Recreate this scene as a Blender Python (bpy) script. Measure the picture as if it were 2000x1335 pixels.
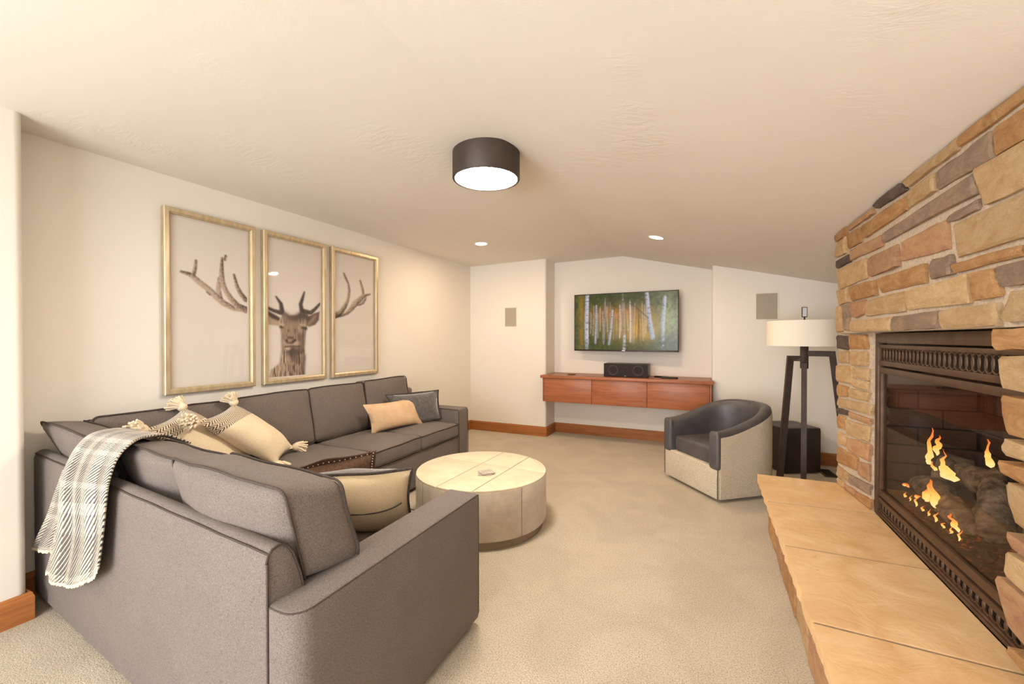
import bpy, bmesh, math, random
import numpy as np
from mathutils import Vector, Matrix, noise as mnoise

# ------------------------------------------------------------------ scene, camera, light
for o in list(bpy.data.objects):
    bpy.data.objects.remove(o, do_unlink=True)
SC = bpy.context.scene
COL = SC.collection
SC.view_settings.view_transform = 'Standard'
SC.view_settings.look = 'None'
SC.view_settings.gamma = 1.0
SC.view_settings.use_curve_mapping = False
SC.view_settings.exposure = 0.52

cam = bpy.data.cameras.new('camera')
cam.sensor_width = 36.0
cam.lens = 830.0 / 2000.0 * 36.0
cam.clip_start = 0.02
CAM = bpy.data.objects.new('camera', cam)
CAM.location = (0, 0, 1.36)
CAM.rotation_euler = (math.radians(89.5), 0, math.radians(24.7))
COL.objects.link(CAM)
SC.camera = CAM

W = bpy.data.worlds.new('world')
SC.world = W
W.use_nodes = True
W.node_tree.nodes['Background'].inputs[0].default_value = (0.75, 0.85, 1.0, 1)
W.node_tree.nodes['Background'].inputs[1].default_value = 0.6

LIGHT_DAY = 200.0      # daylight through the window behind the camera
LIGHT_DRUM = 85.0       # emission strength of the drum diffuser
LIGHT_CAN = 260.0       # emission strength of a recessed lamp lens
WARM = (1.0, 0.75, 0.50)
SOFTWARM = (1.0, 0.89, 0.76)

def area(name, loc, rot, sx, sy, power, color):
    l = bpy.data.lights.new(name, 'AREA')
    l.shape = 'RECTANGLE'; l.size = sx; l.size_y = sy
    l.energy = power; l.color = color
    o = bpy.data.objects.new(name, l)
    o.location = loc; o.rotation_euler = rot
    COL.objects.link(o)
    return o
# daylight entering by the glazed door in the wall behind the camera
area('window_daylight', (-1.25, -2.74, 1.25), (math.radians(90), 0, 0), 2.7, 1.9, LIGHT_DAY, (0.95, 0.97, 1.0))

rnd = random.Random(7)

# ------------------------------------------------------------------ helpers: objects
def mesh_from_bm(name, bm):
    me = bpy.data.meshes.new(name)
    bm.normal_update()
    bm.to_mesh(me); bm.free()
    return me

def smooth(me, on=True, angle=None):
    me.polygons.foreach_set('use_smooth', [on] * len(me.polygons))
    if on and angle is not None:
        me.set_sharp_from_angle(angle=math.radians(angle))

def obj(name, data, mat=None, parent=None, sm=None, **props):
    """sm: None = flat, number = smooth with that sharp angle"""
    if isinstance(data, bmesh.types.BMesh):
        data = mesh_from_bm(name, data)
    if sm is not None:
        smooth(data, True, sm)
    if mat is not None and not data.materials:
        data.materials.append(mat)
    o = bpy.data.objects.new(name, data)
    COL.objects.link(o)
    if parent is not None:
        o.parent = parent
        o.matrix_parent_inverse = parent.matrix_basis.inverted()
    for k, v in props.items():
        o[k] = v
    return o

def thing(name, label, cat, loc=(0, 0, 0), rz=0.0, group=None):
    o = bpy.data.objects.new(name, None)
    o.empty_display_size = 0.1
    o.location = loc; o.rotation_euler = (0, 0, rz)
    COL.objects.link(o)
    o['label'] = label; o['category'] = cat
    if group: o['group'] = group
    return o

def local(name, data, mat, parent, sm=None, **props):
    """child whose mesh is given in the parent's own frame"""
    o = obj(name, data, mat, None, sm, **props)
    o.parent = parent
    return o

def struct(name, data, mat, sm=None, parent=None):
    o = obj(name, data, mat, parent, sm)
    if parent is None: o['kind'] = 'structure'
    return o

# ------------------------------------------------------------------ helpers: shapes
def add_box(bm, lo, hi, bevel=0.0, seg=2, M=None):
    vs = []
    for x in (lo[0], hi[0]):
        for y in (lo[1], hi[1]):
            for z in (lo[2], hi[2]):
                vs.append(bm.verts.new((x, y, z)))
    idx = [(0, 1, 3, 2), (4, 6, 7, 5), (0, 4, 5, 1), (2, 3, 7, 6), (0, 2, 6, 4), (1, 5, 7, 3)]
    fs = [bm.faces.new([vs[i] for i in f]) for f in idx]
    geom = list(vs)
    if bevel > 0:
        es = list({e for f in fs for e in f.edges})
        r = bmesh.ops.bevel(bm, geom=es, offset=bevel, segments=seg, affect='EDGES', profile=0.5)
        geom = list({v for f in r['faces'] for v in f.verts} | {v for v in vs if v.is_valid})
    if M is not None:
        bmesh.ops.transform(bm, matrix=M, verts=geom)
    return geom

def box(lo, hi, bevel=0.0, seg=2, M=None):
    bm = bmesh.new(); add_box(bm, lo, hi, bevel, seg, M); return bm

def add_prism(bm, pts, a, b, axis=2, bevel=0.0, seg=2):
    """extrude a 2-d polygon along an axis; pts are the other two coordinates in order"""
    def mk(p, h):
        if axis == 2: return (p[0], p[1], h)
        if axis == 1: return (p[0], h, p[1])
        return (h, p[0], p[1])
    A = [bm.verts.new(mk(p, a)) for p in pts]
    B = [bm.verts.new(mk(p, b)) for p in pts]
    n = len(pts)
    fs = [bm.faces.new(A[::-1]), bm.faces.new(B)]
    for i in range(n):
        fs.append(bm.faces.new((A[i], A[(i + 1) % n], B[(i + 1) % n], B[i])))
    bmesh.ops.recalc_face_normals(bm, faces=fs)
    if bevel > 0:
        es = list({e for f in fs for e in f.edges if e.calc_face_angle(0) > 0.6})
        bmesh.ops.bevel(bm, geom=es, offset=bevel, segments=seg, affect='EDGES', profile=0.5)

def prism(pts, a, b, axis=2, bevel=0.0, seg=2):
    bm = bmesh.new(); add_prism(bm, pts, a, b, axis, bevel, seg); return bm

def add_lathe(bm, prof, n=48, c=(0, 0), cap=True):
    rings = []
    for r, z in prof:
        rings.append([bm.verts.new((c[0] + r * math.cos(2 * math.pi * i / n), c[1] + r * math.sin(2 * math.pi * i / n), z)) for i in range(n)])
    for a, b in zip(rings, rings[1:]):
        for i in range(n):
            bm.faces.new((a[i], a[(i + 1) % n], b[(i + 1) % n], b[i]))
    if cap:
        bm.faces.new(rings[0][::-1]); bm.faces.new(rings[-1])

def lathe(prof, n=48, c=(0, 0), cap=True):
    bm = bmesh.new(); add_lathe(bm, prof, n, c, cap); bmesh.ops.recalc_face_normals(bm, faces=bm.faces); return bm

def add_tube(bm, pts, r, n=8, closed=False, caps=True, flat=1.0):
    pts = [Vector(p) for p in pts]
    N = len(pts)
    rad = r if isinstance(r, (list, tuple)) else [r] * N
    rings = []
    up0 = None
    for i, p in enumerate(pts):
        a = pts[(i - 1) % N] if (closed or i > 0) else p
        b = pts[(i + 1) % N] if (closed or i < N - 1) else p
        t = (b - a).normalized()
        if up0 is None:
            up0 = Vector((0, 0, 1)) if abs(t.z) < 0.9 else Vector((1, 0, 0))
        s = t.cross(up0)
        if s.length < 1e-5: s = t.cross(Vector((0.3, 1, 0.2)))
        s.normalize(); u = s.cross(t).normalized(); up0 = u
        rings.append([bm.verts.new(p + (s * math.cos(2 * math.pi * k / n) + u * math.sin(2 * math.pi * k / n) * flat) * rad[i]) for k in range(n)])
    M = N if closed else N - 1
    for i in range(M):
        a, b = rings[i], rings[(i + 1) % N]
        for k in range(n):
            bm.faces.new((a[k], a[(k + 1) % n], b[(k + 1) % n], b[k]))
    if caps and not closed:
        bm.faces.new(rings[0][::-1]); bm.faces.new(rings[-1])

def tube(pts, r, n=8, closed=False, caps=True, flat=1.0):
    bm = bmesh.new(); add_tube(bm, pts, r, n, closed, caps, flat); bmesh.ops.recalc_face_normals(bm, faces=bm.faces); return bm

def soft_box_bm(dims, r, crown=(0, 0, 0), n=10, frame=None, warp=None, seed=0, wob=0.0):
    """rounded, crowned cushion. dims full lengths (x,y,z); frame maps local -> world"""
    hx, hy, hz = [d / 2 for d in dims]
    bm = bmesh.new()
    cache = {}
    def vert(i, j, k):
        key = (i, j, k)
        if key in cache: return cache[key]
        def g(t):                                   # denser towards the edges
            s = 2.0 * t / n - 1.0
            return math.copysign(1 - (1 - abs(s)) ** 1.35, s)
        p = Vector((g(i), g(j), g(k)))
        q = Vector((p.x * hx, p.y * hy, p.z * hz))
        inner = Vector((max(-hx + r, min(hx - r, q.x)), max(-hy + r, min(hy - r, q.y)), max(-hz + r, min(hz - r, q.z))))
        d = q - inner
        if d.length > 1e-9: q = inner + d.normalized() * r
        fx, fy, fz = 1 - p.x ** 2, 1 - p.y ** 2, 1 - p.z ** 2
        q.x += crown[0] * fy * fz * p.x
        q.y += crown[1] * fx * fz * p.y
        q.z += crown[2] * fx * fy * p.z
        if wob:
            w = mnoise.noise_vector(q * 5.0 + Vector((seed * 3.1, seed * 1.7, seed))) * wob
            q += w
        if warp: q = warp(q)
        if frame: q = frame(q)
        v = bm.verts.new(q); cache[key] = v
        return v
    for axis in range(3):
        for side in (0, n):
            for a in range(n):
                for b in range(n):
                    quad = []
                    for (aa, bb) in ((a, b), (a + 1, b), (a + 1, b + 1), (a, b + 1)):
                        ijk = [0, 0, 0]; ijk[axis] = side; ijk[(axis + 1) % 3] = aa; ijk[(axis + 2) % 3] = bb
                        quad.append(vert(*ijk))
                    bm.faces.new(quad)
    bmesh.ops.recalc_face_normals(bm, faces=bm.faces)
    return bm

def rrect(hx, hy, r, n=5, per=6):
    """closed rounded rectangle path in 2-d"""
    out = []
    cs = [(hx - r, hy - r, 0), (-hx + r, hy - r, 90), (-hx + r, -hy + r, 180), (hx - r, -hy + r, 270)]
    for q, (cx, cy, a0) in enumerate(cs):
        for i in range(n + 1):
            a = math.radians(a0 + 90 * i / n)
            out.append((cx + r * math.cos(a), cy + r * math.sin(a)))
        nx, ny, na = cs[(q + 1) % 4]
        a = math.radians(na); e = (nx + r * math.cos(a), ny + r * math.sin(a)); s = out[-1]
        for k in range(1, per):
            out.append((s[0] + (e[0] - s[0]) * k / per, s[1] + (e[1] - s[1]) * k / per))
    return out

def bilin(c, s, t):
    """c = tl,tr,br,bl ; s right, t down"""
    tl, tr, br, bl = c
    return (tl * (1 - s) + tr * s) * (1 - t) + (bl * (1 - s) + br * s) * t

def pillow_bm(corners, thick, n=14, pinch=0.07, ear=0.0, seed=0, wrinkle=0.006, slump=0.0):
    c = [Vector(p) for p in corners]
    nrm = ((c[1] - c[0]).cross(c[3] - c[0])).normalized()
    cen = sum(c, Vector()) / 4
    bm = bmesh.new()
    V = {}
    def pos(i, j, side):
        s, t = i / n, j / n
        a, b = 2 * s - 1, 2 * t - 1
        p = bilin(c, s, t)
        # concave edges between pointed corners
        pull = pinch * ((1 - a * a) * b * b + (1 - b * b) * a * a)
        p = p + (cen - p) * pull
        k = (max(0, 1 - abs(a) ** 2.6) ** 0.62) * (max(0, 1 - abs(b) ** 2.6) ** 0.62)
        w = mnoise.noise(p * 7 + Vector((seed, seed * 2, side * 9)))
        p = p + nrm * side * (thick / 2 * k) + nrm * (wrinkle * w * (0.4 + k))
        p.z -= slump * (1 - a * a) * (1 - b * b)
        return p
    for side in (1, -1):
        for i in range(n + 1):
            for j in range(n + 1):
                edge = i in (0, n) or j in (0, n)
                if edge and side == -1:
                    V[(i, j, -1)] = V[(i, j, 1)]
                else:
                    V[(i, j, side)] = bm.verts.new(pos(i, j, side))
    front, back = [], []
    for i in range(n):
        for j in range(n):
            q = [V[(i, j, 1)], V[(i, j + 1, 1)], V[(i + 1, j + 1, 1)], V[(i + 1, j, 1)]]
            front.append(bm.faces.new(q[::-1]))
            q = [V[(i, j, -1)], V[(i, j + 1, -1)], V[(i + 1, j + 1, -1)], V[(i + 1, j, -1)]]
            back.append(bm.faces.new(q))
    uv = bm.loops.layers.uv.new('UVMap')
    loc = {v: (k[0] / n, 1 - k[1] / n) for k, v in V.items()}
    for f in bm.faces:
        for l in f.loops: l[uv].uv = loc[l.vert]
    for f in back: f.material_index = 1
    rim = [V[(i, 0, 1)].co.copy() for i in range(n)] + [V[(n, j, 1)].co.copy() for j in range(n)] + \
          [V[(n - i, n, 1)].co.copy() for i in range(n)] + [V[(0, n - j, 1)].co.copy() for j in range(n)]
    return bm, rim, nrm

# ------------------------------------------------------------------ helpers: materials
class NT:
    def __init__(s, name):
        s.m = bpy.data.materials.new(name); s.m.use_nodes = True
        s.t = s.m.node_tree; s.n = s.t.nodes; s.b = s.n['Principled BSDF']
    def node(s, typ, **kw):
        n = s.n.new(typ)
        for k, v in kw.items():
            if k.startswith('i_'):
                key = k[2:]
                n.inputs[int(key) if key.isdigit() else key.replace('_', ' ')].default_value = v
            else: setattr(n, k, v)
        return n
    def link(s, a, b): s.t.links.new(a, b)
    def math(s, op, a, b=None, c=None):
        n = s.n.new('ShaderNodeMath'); n.operation = op
        for i, x in enumerate((a, b, c)):
            if x is None: continue
            if isinstance(x, (int, float)): n.inputs[i].default_value = x
            else: s.link(x, n.inputs[i])
        return n.outputs[0]
    def mix(s, f, a, b):
        n = s.n.new('ShaderNodeMix'); n.data_type = 'RGBA'
        for sock, x in ((n.inputs[0], f), (n.inputs[6], a), (n.inputs[7], b)):
            if isinstance(x, (int, float)): sock.default_value = x
            elif isinstance(x, tuple): sock.default_value = x if len(x) == 4 else (*x, 1)
            else: s.link(x, sock)
        return n.outputs[2]
    def ramp(s, f, stops, interp='LINEAR'):
        n = s.n.new('ShaderNodeValToRGB'); n.color_ramp.interpolation = interp
        e = n.color_ramp.elements
        while len(e) < len(stops): e.new(0.5)
        for el, (p, c) in zip(e, stops):
            el.position = p; el.color = (*c, 1) if len(c) == 3 else c
        s.link(f, n.inputs[0]); return n.outputs[0]
    def coord(s, kind='Object', scale=(1, 1, 1), rot=(0, 0, 0)):
        c = s.n.new('ShaderNodeTexCoord'); m = s.n.new('ShaderNodeMapping')
        m.inputs['Scale'].default_value = scale; m.inputs['Rotation'].default_value = rot
        s.link(c.outputs[kind], m.inputs[0]); return m.outputs[0]
    def noise(s, vec, scale, detail=4, rough=0.55, dist=0.0):
        n = s.node('ShaderNodeTexNoise'); n.inputs['Scale'].default_value = scale
        n.inputs['Detail'].default_value = detail; n.inputs['Roughness'].default_value = rough
        n.inputs['Distortion'].default_value = dist
        s.link(vec, n.inputs['Vector']); return n.outputs[0]
    def bump(s, h, strength=0.3, dist=0.01):
        n = s.n.new('ShaderNodeBump'); n.inputs['Strength'].default_value = strength; n.inputs['Distance'].default_value = dist
        s.link(h, n.inputs['Height']); s.link(n.outputs[0], s.b.inputs['Normal']); return n
    def base(s, c):
        if isinstance(c, tuple): s.b.inputs['Base Color'].default_value = (*c, 1) if len(c) == 3 else c
        else: s.link(c, s.b.inputs['Base Color'])
    def set(s, **kw):
        for k, v in kw.items(): s.b.inputs[k.replace('_', ' ')].default_value = v

def srgb(r, g, b):
    f = lambda c: (c / 255 / 12.92) if c / 255 <= 0.04045 else ((c / 255 + 0.055) / 1.055) ** 2.4
    return (f(r), f(g), f(b))

def pmat(name, c1, c2=None, scale=20, rough=0.6, bump=0.0, bscale=200, bdist=0.002, metallic=0.0, spec=0.5, sheen=0.0, detail=4, stretch=(1, 1, 1)):
    N = NT(name)
    v = N.coord('Object', stretch)
    if c2 is None: N.base(c1)
    else:
        f = N.noise(v, scale, detail)
        N.base(N.ramp(f, [(0.3, c1), (0.7, c2)]))
    N.set(Roughness=rough, Metallic=metallic)
    N.b.inputs['Specular IOR Level'].default_value = spec
    if sheen:
        N.b.inputs['Sheen Weight'].default_value = sheen
        N.b.inputs['Sheen Roughness'].default_value = 0.5
    if bump:
        N.bump(N.noise(v, bscale, 3), bump, bdist)
    return N.m

M = {}
def wall_mat(name, c, bump=0.12):
    N = NT(name)
    v = N.coord('Object')
    f = N.noise(v, 1.3, 3)
    c2 = tuple(x * 0.965 for x in c)
    N.base(N.ramp(f, [(0.3, c), (0.75, c2)]))
    N.set(Roughness=0.85); N.b.inputs['Specular IOR Level'].default_value = 0.25
    # hand-trowelled plaster: smooth with patches of skip texture
    v2 = N.coord('Object', (1.0, 2.6, 2.6))
    ridg = N.noise(v2, 9, 5, 0.6, 0.6)
    mask = N.ramp(N.noise(N.coord('Object', (1.3, 1.0, 1.0), (0, 0, .7)), 1.25, 2), [(0.55, (0, 0, 0)), (0.68, (1, 1, 1))])
    h = N.math('MULTIPLY', ridg, mask)
    fine = N.math('MULTIPLY', N.noise(v, 120, 2), 0.06)
    N.bump(N.math('ADD', h, fine), bump, 0.02)
    return N.m
M['wall'] = wall_mat('cream_plaster', srgb(237, 231, 221), 0.04)
M['ceiling'] = wall_mat('trowelled_ceiling_plaster', srgb(236, 230, 221), 0.2)

def carpet_mat():
    N = NT('beige_cut_pile_carpet')
    v = N.coord('Object')
    big = N.noise(v, 2.2, 4, 0.6, 0.8)
    fine = N.noise(v, 160, 3, 0.7)
    mid = N.noise(v, 34, 3, 0.6)
    c = N.ramp(fine, [(0.3, srgb(158, 139, 113)), (0.5, srgb(220, 204, 177)), (0.74, srgb(248, 236, 214))])
    c2 = N.ramp(big, [(0.38, (0.86, 0.85, 0.83)), (0.6, (1, 1, 1))])
    n = N.n.new('ShaderNodeMix'); n.data_type = 'RGBA'; n.blend_type = 'MULTIPLY'; n.inputs[0].default_value = 0.8
    N.link(c, n.inputs[6]); N.link(c2, n.inputs[7])
    N.base(n.outputs[2])
    N.set(Roughness=0.95); N.b.inputs['Specular IOR Level'].default_value = 0.1
    N.b.inputs['Sheen Weight'].default_value = 0.25
    h = N.math('ADD', N.math('MULTIPLY', fine, 0.8), N.math('MULTIPLY', mid, 0.5))
    N.bump(h, 1.0, 0.014)
    return N.m
M['carpet'] = carpet_mat()

def wood_mat(name, dark, light, axis=0, knots=True, rough=0.38):
    N = NT(name)
    sc = [14, 14, 14]; sc[axis] = 1.1
    v = N.coord('Object', tuple(sc))
    f = N.noise(v, 1.6, 6, 0.62, 1.2)
    fine = N.noise(v, 9, 4, 0.6, 0.3)
    g = N.math('ADD', N.math('MULTIPLY', f, 0.75), N.math('MULTIPLY', fine, 0.25))
    c = N.ramp(g, [(0.3, dark), (0.52, light), (0.72, tuple(x * 1.15 for x in light))])
    if knots:
        kv = N.coord('Object', tuple(2.2 if i == axis else 5.0 for i in range(3)))
        k = N.noise(kv, 1.3, 2, 0.5, 0.4)
        c = N.mix(N.ramp(k, [(0.66, (0, 0, 0)), (0.78, (0.75, 0.75, 0.75))]), c, tuple(x * 0.35 for x in dark))
    N.base(c)
    N.set(Roughness=rough); N.b.inputs['Specular IOR Level'].default_value = 0.4
    N.bump(fine, 0.05, 0.003)
    return N.m
M['alder_x'] = wood_mat('honey_alder_along_x', srgb(134, 81, 40), srgb(170, 108, 58), 0)
M['alder_y'] = wood_mat('honey_alder_along_y', srgb(134, 81, 40), srgb(170, 108, 58), 1)
M['console'] = wood_mat('reddish_alder', srgb(136, 78, 50), srgb(168, 104, 70), 0)
M['console_dark'] = pmat('dark_gap', srgb(60, 32, 20), rough=0.7)

def fabric(name, c1, c2, scale=260, rough=0.92, bump=0.35, sheen=0.08, bd=0.0025):
    N = NT(name)
    v = N.coord('Object')
    f = N.noise(v, scale, 3, 0.7)
    g = N.noise(v, 5, 3, 0.5)
    a = N.ramp(f, [(0.3, c1), (0.7, c2)])
    n = N.n.new('ShaderNodeMix'); n.data_type = 'RGBA'; n.blend_type = 'MULTIPLY'; n.inputs[0].default_value = 0.5
    N.link(a, n.inputs[6]); N.link(N.ramp(g, [(0.3, (0.82, 0.82, 0.82)), (0.7, (1, 1, 1))]), n.inputs[7])
    N.base(n.outputs[2])
    N.set(Roughness=rough); N.b.inputs['Specular IOR Level'].default_value = 0.15
    N.b.inputs['Sheen Weight'].default_value = sheen
    N.bump(f, bump, bd)
    return N.m
M['sofa'] = fabric('taupe_grey_wool', srgb(92, 83, 78), srgb(136, 125, 118))
M['sofa_pipe'] = fabric('taupe_grey_welt', srgb(66, 58, 53), srgb(92, 82, 76), sheen=0.0)
M['velvet'] = fabric('grey_velvet', srgb(72, 68, 68), srgb(108, 102, 100), 40, 0.7, 0.1, 0.8)
M['velvet_edge'] = fabric('dark_velvet_edge', srgb(62, 56, 54), srgb(90, 82, 78), 90)
M['linen'] = fabric('cream_linen', srgb(206, 184, 148), srgb(232, 212, 178), 300, 0.9, 0.25)
M['hide'] = fabric('tan_hair_hide', srgb(214, 178, 140), srgb(226, 194, 158), 12, 0.75, 0.12)
M['brown'] = fabric('brown_suede', srgb(96, 70, 54), srgb(134, 102, 82), 60, 0.6, 0.2)
M['brown_dark'] = fabric('brown_stitched_border', srgb(66, 44, 34), srgb(92, 64, 50), 120)
M['cream_wool'] = fabric('cream_wool', srgb(226, 206, 172), srgb(248, 234, 208), 240, 0.95, 0.5)
M['boucle'] = fabric('oatmeal_boucle', srgb(180, 164, 138), srgb(228, 214, 190), 120, 0.95, 0.9, 0.2, 0.006)
M['leather'] = pmat('charcoal_leather', srgb(70, 67, 68), srgb(88, 84, 84), 9, 0.42, 0.18, 350, 0.0012, spec=0.5)
M['black_metal'] = pmat('blackened_bronze', srgb(52, 40, 31), srgb(70, 54, 42), 12, 0.5, metallic=0.2, spec=0.3)
M['black_wood'] = pmat('black_stained_wood', srgb(36, 29, 25), srgb(48, 39, 33), 8, 0.36)
M['drum'] = pmat('dark_bronze_drum', srgb(58, 48, 42), srgb(72, 60, 53), 6, 0.55, metallic=0.2)
M['insert'] = pmat('brown_bronze_cast_metal', srgb(74, 54, 38), srgb(96, 72, 52), 14, 0.45, metallic=0.35)
M['insert_dark'] = pmat('black_recess', srgb(26, 20, 17), rough=0.8)
M['joint'] = pmat('grey_hearth_joint', srgb(132, 116, 98), srgb(158, 140, 118), 60, 0.95)
M['mortar'] = pmat('grey_mortar', srgb(176, 158, 136), srgb(206, 188, 164), 60, 0.95, 0.6, 90, 0.006)
M['chrome'] = pmat('polished_chrome', (0.8, 0.8, 0.8), rough=0.08, metallic=1.0)
M['plastic'] = pmat('black_plastic', srgb(22, 20, 19), rough=0.4)
M['speaker'] = pmat('black_speaker_cloth', srgb(34, 28, 26), srgb(44, 37, 34), 300, 0.8)
M['cone'] = pmat('dark_speaker_cone', srgb(58, 48, 44), rough=0.55)
M['white_paint'] = pmat('white_painted_frame', srgb(232, 224, 210), rough=0.6)
M['grille'] = pmat('grey_perforated_grille', srgb(168, 158, 142), srgb(176, 166, 150), 500, 0.7, 0.3, 900, 0.001)
M['gilt'] = pmat('champagne_gilt', srgb(186, 166, 128), srgb(216, 200, 168), 26, 0.38, metallic=0.5, stretch=(1, 1, 0.25))
M['mat'] = pmat('white_mount_board', srgb(236, 228, 214), rough=0.8)
M['foot'] = pmat('black_foot', srgb(20, 17, 15), rough=0.6)
M['vent'] = pmat('brown_floor_register', srgb(92, 76, 60), rough=0.6, metallic=0.3)

def emit(name, col, strength):
    N = NT(name)
    N.base((0.9, 0.9, 0.9)); N.set(Roughness=0.5)
    N.b.inputs['Emission Color'].default_value = (*col, 1)
    N.b.inputs['Emission Strength'].default_value = strength
    return N.m
M['drum_glow'] = emit('drum_diffuser_glow', SOFTWARM, LIGHT_DRUM)
M['added_can_glow'] = emit('added_lamp_glow', (1.0, .93, .86), 75.0)  # lens glow of the added lamps, unseen behind the camera
M['can_glow'] = emit('recessed_lamp_glow', WARM, LIGHT_CAN)

def pane(name, tint=(1, 1, 1), gloss=1.0):
    N = NT(name)
    out = N.n['Material Output']
    tr = N.node('ShaderNodeBsdfTransparent'); tr.inputs[0].default_value = (*tint, 1)
    gl = N.node('ShaderNodeBsdfGlossy'); gl.inputs['Roughness'].default_value = 0.02
    lw = N.node('ShaderNodeLayerWeight'); lw.inputs[0].default_value = 0.5
    fr = N.math('ADD', N.math('MULTIPLY', N.math('POWER', lw.outputs['Facing'], 5.0), 0.9), 0.035)
    mx = N.node('ShaderNodeMixShader')
    N.link(N.math('MULTIPLY', fr, gloss), mx.inputs[0])
    N.link(tr.outputs[0], mx.inputs[1]); N.link(gl.outputs[0], mx.inputs[2]); N.link(mx.outputs[0], out.inputs[0])
    return N.m
M['glass'] = pane('picture_glass', (0.97, 0.97, 0.97))
M['fire_glass'] = pane('tinted_firebox_glass', (0.84, 0.79, 0.74), 0.6)

def attr_mat(name, rough=0.6, emission=0.0, base=1.0):
    N = NT(name)
    a = N.node('ShaderNodeAttribute', attribute_name='print')
    if emission:
        N.base((0.01, 0.01, 0.01)); N.link(a.outputs[0], N.b.inputs['Emission Color']); N.b.inputs['Emission Strength'].default_value = emission
        N.b.inputs['Specular IOR Level'].default_value = 0.25
    else: N.base(a.outputs[0])
    N.set(Roughness=rough)
    return N.m
M['print'] = attr_mat('paper_print', 0.7)
M['screen'] = attr_mat('lit_screen', 0.2, 0.72)

# stone families: main tone, second tone
TONES = {'t': ((222, 190, 146), (202, 160, 112)), 'y': ((230, 198, 154), (212, 172, 124)), 'o': ((216, 170, 118), (188, 136, 88)),
         'r': ((198, 148, 114), (216, 174, 130)), 'p': ((154, 133, 118), (186, 156, 126)), 'd': ((98, 84, 76), (128, 108, 94))}
def stone_mat(k):
    a, b = TONES[k]
    N = NT('ledge_stone_' + {'t': 'tan', 'y': 'cream', 'o': 'ochre', 'r': 'rust', 'p': 'mauve', 'd': 'umber'}[k])
    v = N.coord('Object', (1, 1, 2.2))
    oi = N.node('ShaderNodeObjectInfo')
    add = N.node('ShaderNodeVectorMath', operation='ADD')
    cmb = N.node('ShaderNodeCombineXYZ')
    N.link(N.math('MULTIPLY', oi.outputs['Random'], 17.0), cmb.inputs[0]); N.link(N.math('MULTIPLY', oi.outputs['Random'], 31.0), cmb.inputs[1])
    N.link(v, add.inputs[0]); N.link(cmb.outputs[0], add.inputs[1])
    vec = add.outputs[0]
    f = N.noise(vec, 9, 7, 0.72, 0.8)
    c = N.ramp(f, [(0.36, srgb(*b)), (0.62, srgb(*a))])
    hs = N.node('ShaderNodeHueSaturation')
    hs.inputs['Value'].default_value = 1
    N.link(N.math('ADD', N.math('MULTIPLY', oi.outputs['Random'], 0.22), 0.89), hs.inputs['Value'])
    N.link(c, hs.inputs['Color'])
    N.base(hs.outputs[0])
    N.set(Roughness=0.88); N.b.inputs['Specular IOR Level'].default_value = 0.2
    N.bump(N.noise(vec, 16, 8, 0.72), 1.0, 0.03)
    return N.m
for k in TONES: M['stone_' + k] = stone_mat(k)
def slab_mat():
    N = NT('sandstone_slab')
    v = N.coord('Object')
    f = N.noise(v, 3.2, 6, 0.6, 1.4)
    c = N.ramp(f, [(0.3, srgb(206, 164, 114)), (0.5, srgb(220, 182, 134)), (0.72, srgb(230, 198, 154))])
    k = N.noise(v, 5, 3, 0.5, 2.5)
    c = N.mix(N.ramp(k, [(0.70, (0, 0, 0)), (0.76, (0.5, 0.5, 0.5))]), c, srgb(170, 118, 66))
    N.base(c); N.set(Roughness=0.62); N.b.inputs['Specular IOR Level'].default_value = 0.3
    N.bump(N.noise(v, 9, 6, 0.6, 0.8), 0.3, 0.015)
    return N.m
M['slab'] = slab_mat()
M['brick'] = pmat('dark_brown_firebrick', srgb(74, 55, 43), srgb(94, 70, 54), 9, 0.9, 0.4, 60, 0.004)  # the same dark brown range on every firebrick
M['brick_joint'] = pmat('dark_brick_joint', srgb(36, 27, 22), rough=0.95)
M['log'] = pmat('charred_ceramic_log', srgb(40, 33, 30), srgb(168, 152, 136), 26, 0.9, 1.0, 40, 0.02, detail=9)
M['ember'] = None
def ember_mat():
    N = NT('glowing_ember_bed')
    v = N.coord('Object'); f = N.noise(v, 45, 4, 0.6)
    N.base(N.ramp(f, [(0.4, srgb(28, 22, 18)), (0.7, srgb(84, 62, 48))]))
    N.link(N.ramp(f, [(0.60, (0, 0, 0)), (0.68, (0.8, 0.12, 0.03)), (0.8, (1, 0.5, 0.12))]), N.b.inputs['Emission Color'])
    N.b.inputs['Emission Strength'].default_value = 0.45
    N.set(Roughness=0.95)
    N.bump(f, 0.9, 0.02)
    return N.m
M['ember'] = ember_mat()
def flame_mat():
    N = NT('gas_flame')
    v = N.coord('Generated')
    sp = N.node('ShaderNodeSeparateXYZ'); N.link(v, sp.inputs[0])
    n = N.noise(N.coord('Object'), 30, 2)
    h = N.math('ADD', sp.outputs[2], N.math('MULTIPLY', N.math('SUBTRACT', n, 0.5), 0.5))
    N.base((0.02, 0.01, 0.0))
    N.link(N.ramp(h, [(0.0, (1.0, 0.74, 0.34)), (0.4, (1.0, 0.55, 0.12)), (0.9, (0.85, 0.16, 0.02))]), N.b.inputs['Emission Color'])
    N.b.inputs['Emission Strength'].default_value = 1.5
    return N.m
M['flame'] = flame_mat()
# ================================================================== THE SETTING
XL, XN, XR = -3.23, -2.98, 1.5          # left wall, nearer left wall, right wall
YB, YREC, YF = 5.53, 5.90, -2.6         # back wall, its recess, wall behind the camera
RX0, RX1 = -2.03, 0.05                  # recess
RIDGE_X, RIDGE_Z = -1.05, 2.478
def zc(x): return RIDGE_Z - 0.022 * (RIDGE_X - x) if x < RIDGE_X else RIDGE_Z - 0.236 * (x - RIDGE_X)

struct('floor', box((XL - .15, YF - .15, -0.1), (XR + .15, YREC + .15, 0.0)), M['carpet'])

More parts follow.
